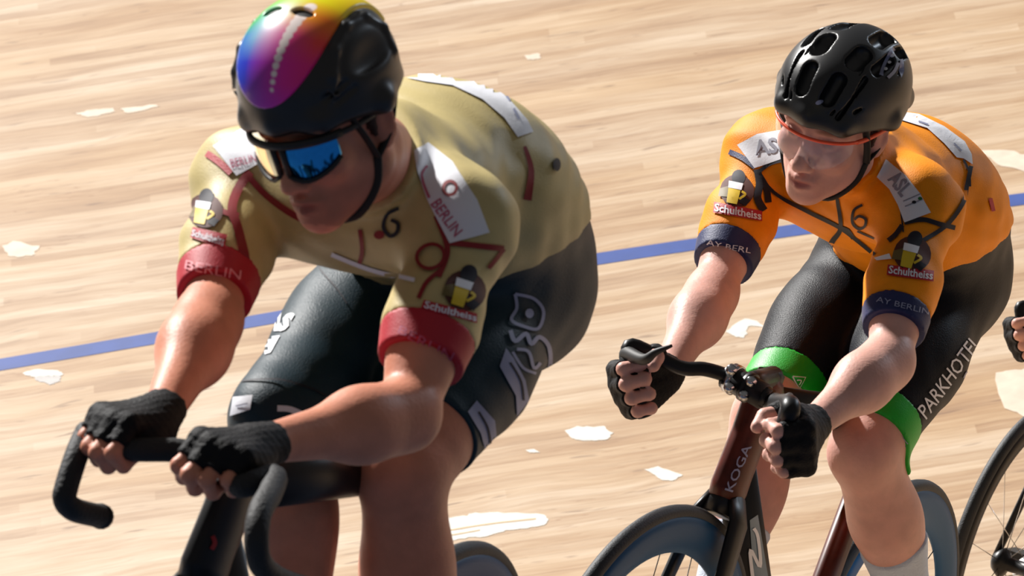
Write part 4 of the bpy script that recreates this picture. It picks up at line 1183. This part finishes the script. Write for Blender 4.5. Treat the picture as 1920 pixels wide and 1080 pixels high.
cfg1 = dict(name='cyclist', label='cyclist in sand jersey and rainbow helmet with mirrored glasses, hands on the bar top', hem=dict(r=.86, l=.73), cuff=.040,
            short=dict(r=1.20, l=.80), band=0, fwd=(-.43, -.9, 0), sock=.14, jersey=M_gold, cuffmat=M_red, shorts=M_teal,
            head=(P(616, 212, 7.62), (-.50, -.66, -.52), (-.25, -.42, .84), .94), skin=M_skin1, skin_rgb=(212, 142, 116), lip_rgb=(140, 60, 55), stub=(110, 70, 58), brow_rgb=(60, 36, 28),
            hand_r=palm_r, hand_l=palm_l, seed=4, h=.0042, waist=P(930, 522, 8.12), waist_n=(.23, .32, -.92),
            jersey_decals=[
                d_poly([(400, 274), (468, 234), (486, 307), (444, 330)], M_white), d_text('BERLIN', [(432, 300), (480, 290), (482, 303), (436, 316)], mat('print_pink', (190, 90, 120)), .003),
                d_line([(388, 288), (410, 303), (434, 325)], 13, M_red), d_line([(470, 322), (446, 356), (435, 392), (446, 430), (463, 500)], 17, M_dred),
                d_line([(470, 335), (501, 367), (550, 402), (600, 425)], 12, M_dred), d_line([(405, 390), (425, 400), (448, 405)], 10, M_dred),
                *emblem(381, 395, 1.1, .2), d_poly([(363, 426), (426, 441), (421, 466), (358, 446)], M_red), d_text('Schultheiss', [(363, 431), (422, 446), (419, 461), (360, 443)], M_white, .003, bold=.02),
                d_line([(748, 390), (728, 400), (720, 425), (732, 442), (745, 436), (747, 420), (734, 412)], 7, M_ink), d_disc((712, 440), 10, 8, M_dred),
                d_poly([(777, 283), (802, 268), (848, 304), (894, 375), (917, 436), (843, 457), (802, 375), (782, 324)], M_white),
                d_disc((844, 354), 15, 16, M_dred, .003, .4, .62), d_text('BERLIN', [(826, 372), (868, 432), (852, 446), (808, 384)], mat('print_pink', (190, 90, 120)), .003, bold=.01),
                d_line([(800, 312), (790, 330), (806, 372)], 5, mat('print_pink', (190, 90, 120)), .003),
                d_line([(818, 405), (836, 452), (838, 480), (822, 520)], 10, M_dred), d_line([(836, 455), (885, 460), (944, 466)], 11, M_dred), d_line([(944, 466), (930, 485), (915, 503)], 8, M_dred),
                d_disc((808, 482), 30, 26, M_dred, .003, -.5, .74), d_line([(826, 508), (800, 530), (785, 560)], 8, M_dred), d_line([(676, 430), (680, 470), (672, 500)], 8, M_dred),
                *emblem(866, 544, 1.3, .3), d_poly([(795, 563), (893, 588), (893, 606), (790, 577)], M_red), d_text('Schultheiss', [(798, 565), (892, 590), (891, 603), (795, 577)], M_white, .003, bold=.02),
                d_poly([(741, 112), (802, 122), (848, 132), (909, 152), (952, 185), (988, 226), (999, 248), (970, 258), (945, 222), (904, 187), (848, 161), (797, 154), (741, 143)], M_white),
                d_line([(941, 172), (955, 190)], 4, M_silver, .003), d_line([(962, 205), (972, 225)], 4, M_silver, .003), d_line([(835, 138), (850, 142)], 5, mat('print_pink', (190, 90, 120)), .003),
                d_line([(983, 275), (995, 320), (988, 375)], (6, 16), M_dred), d_disc((1042, 309), 7, 12, M_ink, .003), d_line([(622, 476), (693, 504), (778, 526)], 8, M_white)],
            cuff_decals_l=[d_text('BERLIN', [(752, 610), (852, 662), (846, 676), (746, 624)], mat('print_pink', (190, 90, 120)), .002)],
            cuff_decals_r=[d_text('BERLIN', [(350, 488), (452, 508), (450, 524), (347, 504)], mat('print_rose', (240, 150, 160)), .002)],
            short_decals=[d_text('AS', [(512, 586), (556, 588), (536, 622), (492, 622)], M_white, .002, bold=.06), d_poly([(482, 634), (526, 630), (508, 662), (472, 674)], M_white, .002), d_disc((490, 652), 5, 4, M_ink, .003),
                          d_poly([(438, 745), (474, 741), (470, 768), (432, 780)], M_white, .002), d_line([(444, 762), (466, 757)], 3, M_grey, .003), d_line([(520, 766), (545, 768), (576, 782)], 11, M_white, .002),
                          d_line([(965, 551), (1000, 560), (1018, 584), (1008, 616), (980, 612), (958, 600), (968, 578), (965, 551)], 6, M_silver, .002), d_disc((991, 588), 8, 9, M_silver, .003),
                          d_line([(956, 620), (965, 640), (985, 626), (995, 645), (1010, 632), (1028, 650), (1030, 690), (1015, 720), (1000, 735)], 8, M_silver, .002), d_line([(968, 655), (990, 660), (1000, 690), (1012, 680)], 6, M_silver, .002),
                          d_line([(960, 660), (980, 690), (1004, 700)], 5, M_silver, .002),
                          d_poly([(948, 653), (936, 687), (966, 742), (968, 780), (991, 750), (984, 713), (962, 672)], M_silver, .002), d_line([(955, 680), (975, 715), (980, 750)], 4, M_ink, .003),
                          d_poly([(893, 751), (876, 772), (900, 812), (910, 849), (931, 832), (927, 789)], M_silver, .002), d_line([(896, 772), (912, 800), (918, 830)], 4, M_ink, .003),
                          d_line([(588, 478), (600, 505), (630, 540), (650, 570)], 3, M_ink, .002), d_line([(452, 715), (520, 712), (580, 728), (610, 742)], 3, M_ink, .002)])
r1, H1, fr1, hs1 = build_rider(J1, cfg1)
helmet_aero(r1, cfg1['head'][0], fr1, hs1)
add_straps(r1, H1, r1); glasses_mirror(r1, H1); hair_part(r1, cfg1['head'][0], fr1, hs1)

# ------------------------------------------------------------------ third rider at the right edge
def copy_tree(o, parent=None, off=None):
    c = o.copy(); COL.objects.link(c)
    if parent is not None: c.parent = parent
    else: c.location = o.location + off
    for ch in [x for x in COL.objects if x.parent == o]: copy_tree(ch, c)
    return c
OFF3 = Vector((.81, 3.0, .10))
r3 = copy_tree(r2, None, OFF3 + Vector((.005, 0, -.05)))
r3['label'] = 'cyclist at the right edge, only a gloved fist in view'
BAR_OFF = OFF3 + Vector((.005, 0, -.05)); HORNS = False
bike3 = dict(front=P(1184, 1355, 9.5) + OFF3, rear=P(1626, 1270, 10.4) + OFF3, N=N2, label='black track bicycle at the right edge, front wheel with thin spokes in view', mat=M_carbon, mat2=M_carbon,
             bars=bars_sprint, steer=-4, crank=3, rim=M_carbon, nsp=20, rim_inner=.275)
build_bike(bike3)
